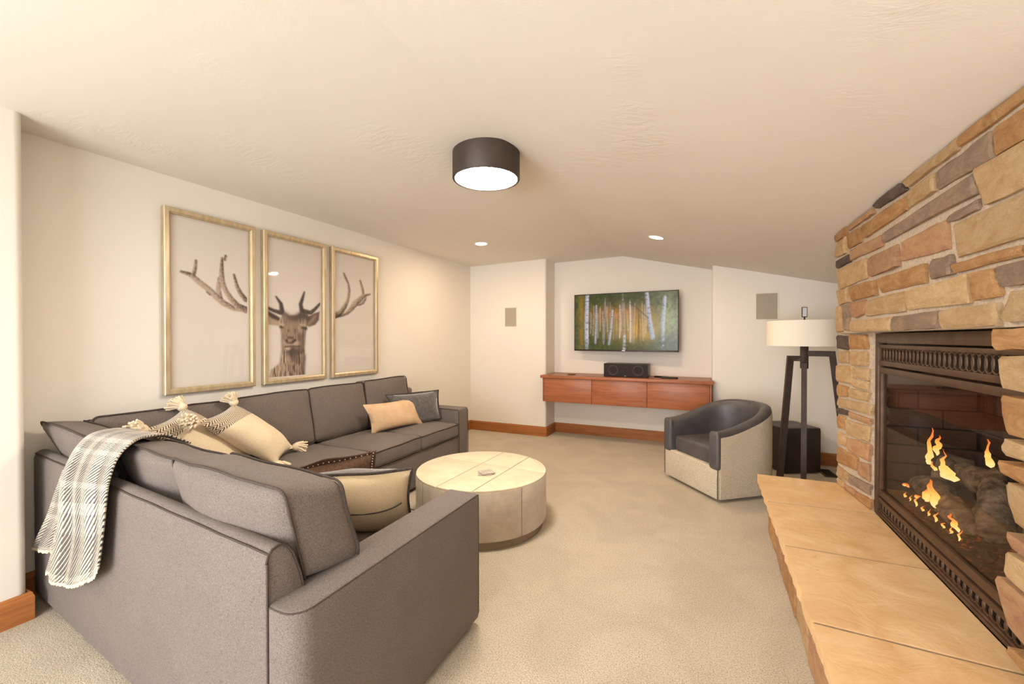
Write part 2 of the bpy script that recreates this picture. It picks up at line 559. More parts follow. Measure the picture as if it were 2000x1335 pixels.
bm = bmesh.new()
xs = [XL - .15, RIDGE_X - .006, RIDGE_X + .006, XR + .15]
def zr(x):
    if abs(x - RIDGE_X) < .03: return zc(x) - 0.001
    return zc(x)
add_prism(bm, [(x, zr(x)) for x in xs] + [(XR + .15, 2.75), (XL - .15, 2.75)], YF - .15, YREC + .15, axis=1)
struct('ceiling', bm, M['ceiling'])

bm = bmesh.new()
add_box(bm, (XL - .15, .70, 0), (XL, YB + .1, 2.6))
struct('wall_left', bm, M['wall'])
bm = bmesh.new()
p = [(XN - .45, YF), (XN, YF)] + [(XN - .035 + .035 * math.cos(math.radians(a)), .88 - .035 + .035 * math.sin(math.radians(a))) for a in range(0, 91, 15)] + [(XN - .45, .88)]
add_prism(bm, p, 0, 2.6)
struct('wall_entry', bm, M['wall'], sm=40)
# back wall: two pilaster blocks either side of a shallow recess, bullnose corners
def arc(cx, cy, r, a0, a1, n=5):
    return [(cx + r * math.cos(math.radians(a0 + (a1 - a0) * i / n)), cy + r * math.sin(math.radians(a0 + (a1 - a0) * i / n))) for i in range(n + 1)]
p = [(XL - .1, YB)] + arc(RX0 - .025, YB + .025, .025, -90, 0) + [(RX0, YREC)] + [(RX1, YREC)] + arc(RX1 + .025, YB + .025, .025, 180, 270) + [(XR + .1, YB), (XR + .1, YREC + .15), (XL - .1, YREC + .15)]
struct('wall_back', prism(p, 0, 2.6), M['wall'], sm=40)
struct('wall_right', box((XR, YF, 0), (XR + .15, YREC + .1, 2.6)), M['wall'])
bm = bmesh.new()                                            # wall behind the camera with a wide glazed opening
add_box(bm, (XL - .1, YF - .12, 0), (-2.62, YF, 2.6)); add_box(bm, (.12, YF - .12, 0), (XR + .1, YF, 2.6))
add_box(bm, (-2.62, YF - .12, 2.22), (.12, YF, 2.6)); add_box(bm, (-2.62, YF - .12, 0), (.12, YF, .28))
struct('wall_front', bm, M['wall'])
bm = bmesh.new()
for x in (-2.62, -1.72, -.82, .06): add_box(bm, (x, YF - .08, .28), (x + .06, YF - .02, 2.22))
for z in (.28, 2.16): add_box(bm, (-2.62, YF - .08, z), (.12, YF - .02, z + .06))
win = struct('window_1', bm, M['white_paint'])
for x in (-2.62, -1.72, -.82):
    obj('pane', box((x + .06, YF - .055, .34), (x + (.9 if x > -1 else .9) - (.02 if x > -1 else 0), YF - .049, 2.16)), M['glass'], win)

# baseboards with a small eased top
def baseboard(name, pts, mat, h=.135, t=.016):
    """pts: plan polyline along the wall face; room lies to its left"""
    bm = bmesh.new()
    prof = [(0, 0), (t, 0), (t, h - .022), (t - .004, h - .014), (t - .004, h - .008), (t - .009, h), (0, h)]
    P = [Vector((x, y, 0)) for x, y in pts]
    rings = []
    for i, q in enumerate(P):
        d0 = (P[i] - P[i - 1]).normalized() if i else (P[1] - P[0]).normalized()
        d1 = (P[i + 1] - P[i]).normalized() if i < len(P) - 1 else d0
        n0 = Vector((-d0.y, d0.x, 0)); n1 = Vector((-d1.y, d1.x, 0))
        nn = (n0 + n1); nn = nn / max(.2, nn.dot(n0))
        rings.append([bm.verts.new(q + nn * a + Vector((0, 0, b))) for a, b in prof])
    k = len(prof)
    for a, b in zip(rings, rings[1:]):
        for i in range(k): bm.faces.new((a[i], a[(i + 1) % k], b[(i + 1) % k], b[i]))
    bm.faces.new(rings[0]); bm.faces.new(rings[-1][::-1])
    bmesh.ops.recalc_face_normals(bm, faces=bm.faces)
    return struct(name, bm, mat)
g = .001
baseboard('baseboard_left', [(XL + g, YB), (XL + g, .9)], M['alder_y'])
baseboard('baseboard_entry', [(XN - .22, .88 + g), (XN + g, .88 + g), (XN + g, YF)], M['alder_y'])
baseboard('baseboard_back', [(XR, YB - g), (RX1 - g, YB - g), (RX1 - g, YREC - g), (RX0 + g, YREC - g), (RX0 + g, YB - g), (XL, YB - g)], M['alder_x'])
baseboard('baseboard_right', [(XR - g, 3.5), (XR - g, YB)], M['alder_y'])

# ================================================================== FIREPLACE
XF = .765
WALL_STONES=[
('o',(3.481,2.061),(3.236,2.051),(3.224,1.991),(3.467,1.997)),
('r',(3.204,2.046),(2.784,2.032),(2.753,1.998),(3.193,2.009)),
('d',(2.769,2.06),(2.421,2.06),(2.361,1.996),(2.709,2.009)),
('t',(2.416,2.065),(1.952,2.051),(1.948,2.004),(2.351,2)),
('o',(1.946,2.052),(1.531,2.073),(1.53,2.002),(1.945,2.005)),
('t',(3.466,1.99),(3.245,1.99),(3.243,1.885),(3.464,1.895)),
('o',(3.203,1.987),(2.954,1.974),(2.943,1.893),(3.201,1.899)),
('o',(2.936,1.976),(2.371,1.978),(2.359,1.908),(2.892,1.899)),
('t',(2.351,1.986),(2.103,1.979),(2.101,1.912),(2.349,1.91)),
('p',(2.095,1.976),(1.755,1.981),(1.746,1.897),(2.093,1.91)),
('o',(1.75,1.982),(1.53,1.97),(1.529,1.891),(1.744,1.899)),
('d',(3.464,1.871),(3.211,1.87),(3.147,1.816),(3.45,1.818)),
('r',(3.18,1.889),(2.643,1.866),(2.636,1.807),(3.137,1.823)),
('p',(2.63,1.871),(1.854,1.891),(1.833,1.818),(2.616,1.821)),
('y',(1.854,1.898),(1.529,1.884),(1.527,1.764),(1.801,1.767)),
('p',(2.017,1.788),(1.835,1.799),(1.832,1.768),(2.009,1.766)),
('t',(3.437,1.809),(2.865,1.789),(2.855,1.681),(3.397,1.677)),
('r',(2.849,1.786),(2.461,1.784),(2.436,1.682),(2.823,1.682)),
('r',(2.41,1.783),(2.024,1.786),(2.011,1.676),(2.409,1.698)),
('y',(1.977,1.753),(1.526,1.747),(1.525,1.629),(1.949,1.634)),
('t',(3.434,1.671),(3.195,1.665),(3.173,1.58),(3.395,1.574)),
('o',(3.164,1.668),(2.753,1.66),(2.707,1.577),(3.132,1.58)),
('o',(2.688,1.654),(2.188,1.653),(2.178,1.576),(2.651,1.584)),
('p',(2.158,1.661),(1.989,1.652),(1.981,1.583),(2.14,1.583)),
('o',(1.975,1.618),(1.623,1.612),(1.614,1.581),(1.978,1.586)),
('p',(1.608,1.616),(1.524,1.615),(1.524,1.583),(1.608,1.583)),
('t',(3.431,1.566),(3.336,1.566),(3.309,1.409),(3.427,1.401)),
('p',(3.324,1.562),(3.152,1.563),(3.179,1.407),(3.265,1.409)),
('r',(3.142,1.574),(2.885,1.571),(2.875,1.49),(3.09,1.478)),
('t',(2.868,1.564),(2.39,1.566),(2.372,1.478),(2.867,1.476)),
('y',(2.353,1.562),(1.887,1.57),(1.868,1.476),(2.351,1.479)),
('o',(1.86,1.57),(1.736,1.565),(1.712,1.482),(1.841,1.479)),
('p',(1.728,1.565),(1.524,1.573),(1.523,1.501),(1.708,1.51)),
('y',(3.119,1.464),(2.513,1.458),(2.512,1.396),(3.158,1.401)),
('p',(2.513,1.458),(2.082,1.461),(2.077,1.396),(2.512,1.396)),
('y',(2.074,1.46),(1.722,1.464),(1.721,1.396),(2.069,1.394)),
('y',(1.68,1.491),(1.523,1.495),(1.521,1.408),(1.699,1.409)),
('o',(1.743,1.388),(1.521,1.391),(1.52,1.335),(1.729,1.327)),
('y',(1.707,1.31),(1.52,1.319),(1.519,1.222),(1.687,1.217)),
('o',(1.701,1.196),(1.518,1.201),(1.517,1.095),(1.69,1.086)),
('y',(1.699,1.071),(1.516,1.075),(1.516,1.033),(1.698,1.027)),
('o',(1.698,1.009),(1.516,1.026),(1.515,0.965),(1.699,0.968)),
('t',(1.658,0.958),(1.514,0.952),(1.512,0.818),(1.652,0.855)),
('r',(1.685,0.81),(1.512,0.804),(1.512,0.763),(1.666,0.772)),
('y',(1.675,0.76),(1.511,0.753),(1.51,0.677),(1.669,0.692)),
('r',(1.704,0.675),(1.51,0.667),(1.508,0.522),(1.674,0.544)),
('o',(1.673,0.49),(1.508,0.507),(1.507,0.45),(1.673,0.467))]
PIER_STONES=[
('d',(0.774,3.465,1.381),(0.791,3.287,1.374),(0.792,3.278,1.287),(0.775,3.455,1.293)),
('o',(0.793,3.272,1.383),(0.816,3.039,1.378),(0.818,3.025,1.3),(0.794,3.263,1.291)),
('t',(0.775,3.446,1.273),(0.792,3.278,1.281),(0.793,3.269,1.202),(0.776,3.445,1.202)),
('t',(0.794,3.263,1.281),(0.818,3.025,1.282),(0.816,3.036,1.201),(0.795,3.254,1.196)),
('t',(0.774,3.462,1.184),(0.798,3.225,1.192),(0.798,3.216,1.077),(0.775,3.451,1.076)),
('y',(0.799,3.21,1.186),(0.82,2.998,1.188),(0.819,3.01,1.124),(0.799,3.209,1.121)),
('y',(0.799,3.209,1.112),(0.819,3.01,1.116),(0.819,3.015,1.066),(0.799,3.208,1.062)),
('o',(0.775,3.451,1.059),(0.792,3.282,1.06),(0.792,3.281,0.996),(0.775,3.45,0.981)),
('y',(0.793,3.274,1.048),(0.821,2.99,1.057),(0.817,3.033,1),(0.793,3.274,0.994)),
('y',(0.776,3.441,0.969),(0.823,2.971,0.991),(0.822,2.982,0.933),(0.778,3.423,0.917)),
('d',(0.775,3.448,0.903),(0.792,3.28,0.907),(0.792,3.279,0.875),(0.775,3.448,0.866)),
('r',(0.793,3.272,0.905),(0.821,2.988,0.911),(0.821,2.987,0.877),(0.793,3.271,0.867)),
('o',(0.774,3.456,0.851),(0.787,3.325,0.861),(0.788,3.324,0.783),(0.775,3.446,0.771)),
('y',(0.789,3.309,0.85),(0.822,2.981,0.864),(0.819,3.01,0.771),(0.789,3.308,0.754)),
('y',(0.776,3.437,0.753),(0.789,3.308,0.747),(0.789,3.307,0.683),(0.776,3.444,0.663)),
('r',(0.79,3.3,0.736),(0.821,2.986,0.766),(0.82,2.996,0.665),(0.79,3.299,0.659)),
('o',(0.776,3.444,0.65),(0.805,3.146,0.651),(0.806,3.144,0.575),(0.776,3.442,0.545)),
('r',(0.807,3.132,0.634),(0.821,2.99,0.656),(0.821,2.995,0.553),(0.807,3.13,0.552)),
('t',(0.776,3.442,0.525),(0.793,3.266,0.52),(0.793,3.265,0.476),(0.777,3.432,0.456)),
('p',(0.794,3.258,0.519),(0.822,2.982,0.543),(0.821,2.993,0.482),(0.794,3.257,0.459)),
('t',(0.777,3.432,0.446),(0.787,3.326,0.45),(0.787,3.325,0.404),(0.777,3.431,0.382)),
('r',(0.788,3.318,0.436),(0.802,3.177,0.445),(0.802,3.176,0.405),(0.788,3.318,0.401)),
('o',(0.803,3.17,0.444),(0.822,2.981,0.463),(0.822,2.98,0.406),(0.803,3.169,0.389))]

fp = thing('stone_fireplace', 'floor-to-ceiling ledge stone fireplace with a raised sandstone hearth on the right', 'fireplace', (1.0, 2.42, 0))
bm = bmesh.new()
add_box(bm, (XF + .018, 1.38, 1.392), (XR - .002, 3.452, zc(XF + .03) - .002))          # breast above the opening
for v in bm.verts:
    if v.co.x > 1.2 and v.co.z > 1.6: v.co.z = zc(v.co.x) - .002
add_prism(bm, [(.788, 3.452), (.838, 2.992), (XR - .002, 2.992), (XR - .002, 3.452)], 0, 1.393)
add_prism(bm, [(XF + .018, 1.38), (XR - .002, 1.38), (XR - .002, 1.61), (XF + .018, 1.61)], 0, 1.393)
obj('mortar_core', bm, M['mortar'], fp)

def stone(quad, outn, depth, mat, parent, seed, name='stone'):
    """quad tl,tr,br,bl (3-d, on the face plane); depth back to the mortar bed"""
    r = random.Random(seed)
    c = [Vector(p) for p in quad]
    n = Vector(outn).normalized()
    w = ((c[1] - c[0]).length + (c[2] - c[3]).length) / 2; h = ((c[3] - c[0]).length + (c[2] - c[1]).length) / 2
    nu = 6 if w > .3 else 5 if w > .15 else 4
    nv = 4
    bm = bmesh.new()
    ed = min(.3, .012 / max(w, .02)); ev = min(.3, .011 / max(h, .02))
    us = [0, ed] + [ed + (1 - 2 * ed) * (i / (nu - 2)) for i in range(1, nu - 2)] + [1 - ed, 1]
    vs = [0, ev, .5, 1 - ev, 1]
    G = {}
    bulge = r.uniform(.001, .007)
    tilt = r.uniform(-.003, .003); tilt2 = r.uniform(-.003, .003)
    for i, u in enumerate(us):
        for j, v in enumerate(vs):
            p = bilin(c, u, v)
            e = (i in (0, len(us) - 1)) + (j in (0, len(vs) - 1))
            d = bulge * 16 * u * (1 - u) * v * (1 - v) * .6 + tilt * (u - .5) * 2 + tilt2 * (v - .5) * 2
            d -= (.005 if e == 1 else .008 if e == 2 else 0)
            jit = .0035
            p = p + n * (d + r.uniform(-.003, .003))
            t = (c[1] - c[0]).normalized()
            p = p + t * r.uniform(-jit, jit) + Vector((0, 0, r.uniform(-.003, .003)))
            if e == 2: p = p + (sum(c, Vector()) / 4 - p).normalized() * .003
            G[i, j] = bm.verts.new(p)
    I, J = len(us) - 1, len(vs) - 1
    for i in range(I):
        for j in range(J):
            bm.faces.new((G[i, j], G[i, j + 1], G[i + 1, j + 1], G[i + 1, j]))
    rim = [G[i, 0] for i in range(I)] + [G[I, j] for j in range(J)] + [G[I - i, J] for i in range(I)] + [G[0, J - j] for j in range(J)]
    back = [bm.verts.new(v.co - n * (depth + (v.co - bilin(c, .5, .5)).dot(n))) for v in rim]
    k = len(rim)
    for i in range(k):
        bm.faces.new((rim[i], rim[(i + 1) % k], back[(i + 1) % k], back[i]))
    bmesh.ops.recalc_face_normals(bm, faces=bm.faces)
    return obj(name, bm, mat, parent, sm=16)

def shrink(q, d=.004):
    c = sum((Vector(p) for p in q), Vector()) / 4
    out = []
    for p in q:
        v = Vector(p) - c
        out.append(c + Vector((v.x, v.y - math.copysign(min(d, abs(v.y) * .2), v.y), v.z - math.copysign(min(d, abs(v.z) * .2), v.z))))
    return out
for i, s in enumerate(WALL_STONES):
    q = [(XF, max(1.385, y), min(z, zc(XF) - .006)) for y, z in s[1:]]
    if s[1][0] < 1.6: continue
    # run the stones that leave the frame on to the near corner
    if q[1][1] < 1.56: q[1] = (XF, 1.39, q[1][2]); q[2] = (XF, 1.39, q[2][2])
    q = [Vector(p) + Vector((rnd.uniform(-.005, .005), 0, 0)) for p in q]
    dep = .08 if (q[0].z < 1.4 and q[0].y < 1.8) else .024
    stone(q, (-1, 0, 0), dep, M['stone_' + s[0]], fp, i)
for i, s in enumerate(PIER_STONES):
    q = [Vector((p[0], p[1], max(.403, p[2]))) for p in s[1:]]
    stone(q, (-.995, -.0995, 0), .022, M['stone_' + s[0]], fp, 200 + i)
# near end of the chimney breast carries the same ledge stones
zz = .405
k = 0
while zz < 2.0:
    h = rnd.choice((.09, .11, .14, .075)); x = XF + .01
    while x < XR - .1:
        w = rnd.choice((.2, .28, .36)); x2 = min(XR - .005, x + w)
        z2 = min(zz + h - .012, zc(x2) - .01)
        if z2 - zz > .03:
            stone([(x, 1.35, z2), (x2 - .012, 1.35, z2), (x2 - .012, 1.35, zz), (x, 1.35, zz)], (0, -1, 0), .04, M['stone_' + rnd.choice('toyrpo')], fp, 400 + k)
        k += 1; x = x2
    zz += h
# hearth: chiselled base course and four sandstone slabs
JY = [3.454, 2.898, 2.312, 1.724, 1.30]
JB = [3.462, 2.936, 2.318, 1.705, 1.30]
for i in range(4):
    r = random.Random(50 + i)
    bm = bmesh.new()
    n = 12
    fr, bk = [], []
    for t in range(n + 1):
        s = t / n
        y = JY[i] - .007 + (JY[i + 1] - JY[i] + .014) * s; y2 = JB[i] - .007 + (JB[i + 1] - JB[i] + .014) * s
        fr.append((.324 + r.uniform(-.004, .004), y)); bk.append((.842, y2))
    far = [(.324 + (.842 - .324) * q / 6, JY[i] - .007 + (JB[i] - JY[i]) * q / 6 + r.uniform(-.002, .002)) for q in range(1, 6)]
    near = [(.842 - (.842 - .324) * q / 6, JB[i + 1] + .007 - (JB[i + 1] - JY[i + 1]) * q / 6 + r.uniform(-.002, .002)) for q in range(1, 6)]
    poly = fr + [bk[-1]] if False else [fr[0]] + far + [bk[0], bk[-1]] + near + fr[::-1][:-1]
    add_prism(bm, poly, .352, .40 + r.uniform(-.002, .002), )
    obj('hearth_slab', bm, M['slab'], fp)
obj('hearth_core', box((.41, 1.33, 0), (.86, 3.40, .3525)), M['mortar'], fp)
obj('joint_bed', box((.336, 1.32, .353), (.845, 3.44, .3965)), M['joint'], fp)
yy = 3.425; k = 0
while yy > 1.34:
    w = (.34, .27, .4, .3, .36, .33, .3)[k % 7]; y2 = max(1.32, yy - w)
    zs = [(.006, .345)] if k % 3 else [(.006, .18), (.188, .345)]
    for (a, b) in zs:
        stone([(.388, yy, b), (.388, y2 + .008, b), (.388, y2 + .008, a), (.388, yy, a)], (-1, 0, 0), .04, M['stone_' + 'orotrop'[k % 7]], fp, 300 + k, 'hearth_stone')
    yy = y2; k += 1
stone([(.70, 3.43, .345), (.40, 3.43, .345), (.40, 3.43, .006), (.70, 3.43, .006)], (0, 1, 0), .03, M['stone_o'], fp, 391, 'hearth_stone')

# gas insert
ins = thing('gas_fireplace_insert', 'bronze framed gas fireplace insert with burning logs behind glass', 'fireplace insert', (.87, 2.39, .4))
FY0, FY1 = 1.615, 2.985
bm = bmesh.new()
add_box(bm, (.846, FY0, 1.334), (.885, FY1, 1.386), .003)
add_box(bm, (.846, FY0, .402), (.885, FY0 + .13, 1.334), .003); add_box(bm, (.846, FY1 - .042, .402), (.885, FY1, 1.334), .003)
add_box(bm, (.846, FY0 + .13, .402), (.885, FY1 - .042, .416), .002)
obj('surround_frame', bm, M['insert'], ins, sm=40)
A0, A1 = FY0 + .132, FY1 - .044
def oval_grille(name, z0, z1, bar_lo, bar_hi):
    bm = bmesh.new()
    add_box(bm, (.850, A0, bar_lo[0]), (.872, A1, bar_lo[1]), .002); add_box(bm, (.850, A0, bar_hi[0]), (.872, A1, bar_hi[1]), .002)
    go = obj(name, bm, M['insert'], ins, sm=40)
    obj('backing', box((.8725, A0, bar_lo[0]), (.876, A1, bar_hi[1])), M['insert_dark'], go)
    bm = bmesh.new()
    n = 30; st = (A1 - A0) / n
    for i in range(n):
        cy = A0 + st * (i + .5)
        path = [(.862, cy + st * .62 * math.cos(t * math.pi / 8), (z0 + z1) / 2 + (z1 - z0) / 2 * math.sin(t * math.pi / 8)) for t in range(16)]
        add_tube(bm, path, .0042, 5, closed=True)
    bmesh.ops.recalc_face_normals(bm, faces=bm.faces)
    obj('oval_lattice', bm, M['insert'], go, sm=60)
oval_grille('upper_grille', 1.240, 1.308, (1.214, 1.24), (1.308, 1.326))
oval_grille('lower_grille', .428, .472, (.417, .428), (.472, .496))
bm = bmesh.new()
add_box(bm, (.852, A0, 1.172), (.874, A1, 1.204), .003); add_box(bm, (.852, A0, .506), (.874, A1, .542), .003)
add_box(bm, (.852, A0, .542), (.874, A0 + .03, 1.172), .003); add_box(bm, (.852, A1 - .03, .542), (.874, A1, 1.172), .003)
df = obj('door_frame', bm, M['insert'], ins, sm=40)
obj('glass_pane', box((.864, A0 + .03, .542), (.867, A1 - .03, 1.172)), M['fire_glass'], df)
bm = bmesh.new()                                            # dark firebox shell
BX = 1.27
add_box(bm, (BX + .02, FY0 + .05, .49), (BX + .04, FY1 - .02, 1.25)); add_box(bm, (.886, FY0 + .03, .49), (BX + .04, FY0 + .05, 1.25))
add_box(bm, (.886, FY1 - .02, .49), (BX + .04, FY1, 1.25)); add_box(bm, (.886, FY0 + .03, 1.25), (BX + .04, FY1, 1.27)); add_box(bm, (.886, FY0 + .03, .47), (BX + .04, FY1, .49))
obj('firebox_shell', bm, M['brick_joint'], ins)
bl = bpy.data.meshes.new('firebrick')
bm = box((-.012, -.5, -.5), (.012, .5, .5)); bm.to_mesh(bl); bm.free(); bl.materials.append(M['brick'])
def brick(c, length, h, side):
    o = bpy.data.objects.new('firebrick', bl); COL.objects.link(o)
    o.scale = (1, length, h)
    o.rotation_euler = (0, 0, 0 if side == 0 else math.pi / 2)
    o.location = c
    o.parent = ins; o.matrix_parent_inverse = ins.matrix_basis.inverted()
row = 0; z = .50
while z < 1.24:
    y = FY0 + .05 - (.14 if row % 2 else 0)
    while y < FY1 - .03:
        a, b = max(y, FY0 + .052), min(y + .272, FY1 - .022)
        if b - a > .03: brick((BX + .008, (a + b) / 2, z + .045), b - a, .09, 0)
        y += .28
    x = .89 - (.1 if row % 2 else 0)
    while x < BX - .02:
        a, b = max(x, .89), min(x + .222, BX - .006)
        if b - a > .03:
            brick(((a + b) / 2, FY1 - .032, z + .045), b - a, .09, 1); brick(((a + b) / 2, FY0 + .062, z + .045), b - a, .09, 1)
        x += .23
    z += .098; row += 1
def log(pts, r, seed):
    P = [Vector(p) for p in pts]
    dense = []
    for a, b in zip(P, P[1:]):
        for t in range(5): dense.append(a.lerp(b, t / 5))
    dense.append(P[-1])
    rr = random.Random(seed)
    rad = [r * rr.uniform(.86, 1.12) * (.8 if i in (0, len(dense) - 1) else 1) for i in range(len(dense))]
    bm = tube(dense, rad, 10)
    for v in bm.verts: v.co += mnoise.noise_vector(v.co * 22) * r * .3
    return obj('log', bm, M['log'], ins, sm=70)
log([(1.02, 2.90, .60), (1.0, 2.70, .635), (.98, 2.52, .61), (.97, 2.36, .60)], .052, 1)
log([(1.14, 2.86, .70), (1.13, 2.55, .72), (1.12, 2.2, .70)], .062, 2)
log([(1.10, 2.44, .79), (1.02, 2.28, .72), (.96, 2.16, .63)], .055, 3)
log([(1.08, 2.80, .76), (1.01, 2.72, .67)], .036, 4)
bm = bmesh.new()
for i in range(150):
    y = rnd.uniform(2.0, 2.9); x = rnd.uniform(.92, 1.16)
    s = rnd.uniform(.008, .022)
    bmesh.ops.create_icosphere(bm, subdivisions=1, radius=s, matrix=Matrix.Translation((x, y, .52 + rnd.uniform(0, .03))) @ Matrix.Diagonal((1, rnd.uniform(.8, 1.7), .8, 1)))
add_box(bm, (.90, 1.95, .49), (1.2, 2.93, .52))
obj('ember_bed', bm, M['ember'], ins, kind='stuff')
def flame(pts, r):
    P = [Vector(p) for p in pts]
    dense = []
    for a, b in zip(P, P[1:]):
        for t in range(6): dense.append(a.lerp(b, t / 6))
    dense.append(P[-1])
    N = len(dense)
    dense = [p + Vector((.004 * math.sin(i * 1.3), .006 * math.sin(i * .9 + pts[0][1] * 30), 0)) for i, p in enumerate(dense)]
    rad = [max(.0015, r * (math.sin(math.pi * min(1, (i / (N - 1)) ** .6)) * .9 + .06)) for i in range(N)]
    bm = tube(dense, rad, 8, flat=.5)
    for v in bm.verts: v.co += mnoise.noise_vector(v.co * 45) * r * .45
    obj('flame', bm, M['flame'], ins, sm=80)
flame([(.99, 2.76, .735), (.99, 2.74, .80), (.985, 2.705, .93)], .022)
flame([(1.0, 2.70, .80), (1.0, 2.69, .85), (1.0, 2.67, .90)], .012)
flame([(.95, 2.41, .755), (.95, 2.47, .775), (.95, 2.50, .80), (.95, 2.497, .87)], .024)
flame([(1.04, 2.36, .84), (1.04, 2.375, .875), (1.04, 2.385, .945)], .020)
flame([(.955, 2.60, .745), (.955, 2.615, .785)], .012)
flame([(.93, 2.49, .605), (.93, 2.53, .65), (.93, 2.575, .715)], .020)
flame([(.925, 2.60, .60), (.925, 2.585, .64), (.925, 2.565, .68)], .014)
flame([(.925, 2.84, .60), (.925, 2.80, .615), (.925, 2.77, .61)], .010)
flame([(.92, 2.30, .58), (.92, 2.34, .61), (.92, 2.37, .63)], .012)
flame([(.925, 2.70, .585), (.925, 2.66, .605)], .010)
for i in range(9):
    y = 2.82 - i * .065; flame([(.922, y, .545), (.922, y - .012, .57 + .012 * (i % 3))], .0055)
# ================================================================== SOFA
sofa = thing('sectional_sofa', 'large taupe grey wool L-shaped sectional sofa along the left wall', 'sofa', (-2.3, 1.8, 0))
SA = math.atan(.0912)
SU = Vector((-math.cos(SA), math.sin(SA), 0)); SV = Vector((math.sin(SA), math.cos(SA), 0)); SP = Vector((-1.1, .776, 0))
def nf(u, v, z): return SP + SU * u + SV * v + Vector((0, 0, z))          # frame of the near wing
NM = Matrix(((SU.x, SV.x, 0, SP.x), (SU.y, SV.y, 0, SP.y), (0, 0, 1, 0), (0, 0, 0, 1)))
def place(bm, Mx):
    bmesh.ops.transform(bm, matrix=Mx, verts=bm.verts)
    bmesh.ops.recalc_face_normals(bm, faces=bm.faces)
    return bm
def piping(parent, loops, r=.0045, mat='sofa_pipe', name='piping'):
    bm = bmesh.new()
    for pts, closed in loops: add_tube(bm, pts, r, 6, closed=closed)
    bmesh.ops.recalc_face_normals(bm, faces=bm.faces)
    return obj(name, bm, M[mat], parent, sm=80)

BH = .775
prof = [(0, .035), (0, .735), (.006, .758), (.018, .772), (.035, BH), (.05, .772), (.066, .758), (.08, .735), (.102, .67), (.116, .61), (.126, .5), (.13, .40), (.13, .035)]
bm = prism([(v, z) for v, z in prof], 0.004, 2.105, axis=0, bevel=.008, seg=3)
back_n = obj('back_frame', place(bm, NM), M['sofa'], sofa, sm=35)
endp = [nf(.004, v, z) for v, z in prof[1:10]]
topl = [nf(.004 + 2.09 * i / 24,   .006, .760 + .001 * math.sin(i * 1.7)) for i in range(25)]
piping(back_n, [(endp, False), (topl, False), ([nf(.003, 0.003, .735), nf(.003, .003, .05)], False)], .0034)
# near arm
AH = .622
def arm_bm(w, l, h):
    return soft_box_bm((w, l, h), .02, (.003, .003, .006), 10)
ht = AH - .006
AX0, AX1, AY0, AY1 = -1.150, -.985, .775, 1.768
plan = [(AX0, AY0 + .06), (-1.098, AY0 + .002), (-1.07, AY0)] + arc(-1.045, AY0 + .06, .06, -90, 0, 6) + [(AX1, AY0 + .14), (AX1, AY1), (AX0, AY1)]
bm = bmesh.new()
add_prism(bm, plan, .03, AH, bevel=.012, seg=3)
arm_n = obj('arm', bm, M['sofa'], sofa, sm=50)
outer = [(x, y, ht) for x, y in [(-1.096, AY0 + .006), (-1.07, AY0 + .005)] + arc(-1.045, AY0 + .06, .056, -90, 0, 5)] + [(AX1 - .004, AY0 + .14 + (AY1 - AY0 - .146) * i / 14, ht) for i in range(15)] + [(AX1 - .003, AY1 - .004, ht - .02), (AX1 - .003, AY1 - .003, .4), (AX1 - .003, AY1 - .003, .05)]
inner = [(AX0 + .006, AY0 + .2 + (AY1 - AY0 - .22) * i / 10, ht - .002) for i in range(11)] + [(AX0 + .006, AY1 - .006, ht - .02), (AX0 + .006, AY1 - .005, .4), (AX0 + .006, AY1 - .006, .05)]
piping(arm_n, [(outer, False), (inner, False)], .0034)
# far wing: back, arm, base
bm = box((-3.19, 1.06, .035), (-3.06, 3.94, .80), .03, 4)
obj('back_frame', bm, M['sofa'], sofa, sm=40)
bm = place(arm_bm(.86, .19, AH - .03), Matrix.Translation((-2.765, 3.85, .03 + (AH - .03) / 2)))
arm_f = obj('arm', bm, M['sofa'], sofa, sm=60)
piping(arm_f, [([(-3.15 + .80 * i / 10, 3.76, ht + .002) for i in range(11)] + [(-2.337, 3.762, ht - .02), (-2.333, 3.762, .3), (-2.333, 3.762, .06)], False),
               ([(-3.15 + .80 * i / 10, 3.94, ht + .002) for i in range(11)] + [(-2.337, 3.94, ht - .02), (-2.333, 3.94, .3), (-2.333, 3.94, .06)], False)], .004)
obj('base', box((-3.06, 1.25, .035), (-2.345, 3.755, .345), .015, 3), M['sofa'], sofa, sm=40)
bm = box((.172, .2, .035), (1.36, .955, .345), .015, 3)
obj('base', place(bm, NM), M['sofa'], sofa, sm=40)
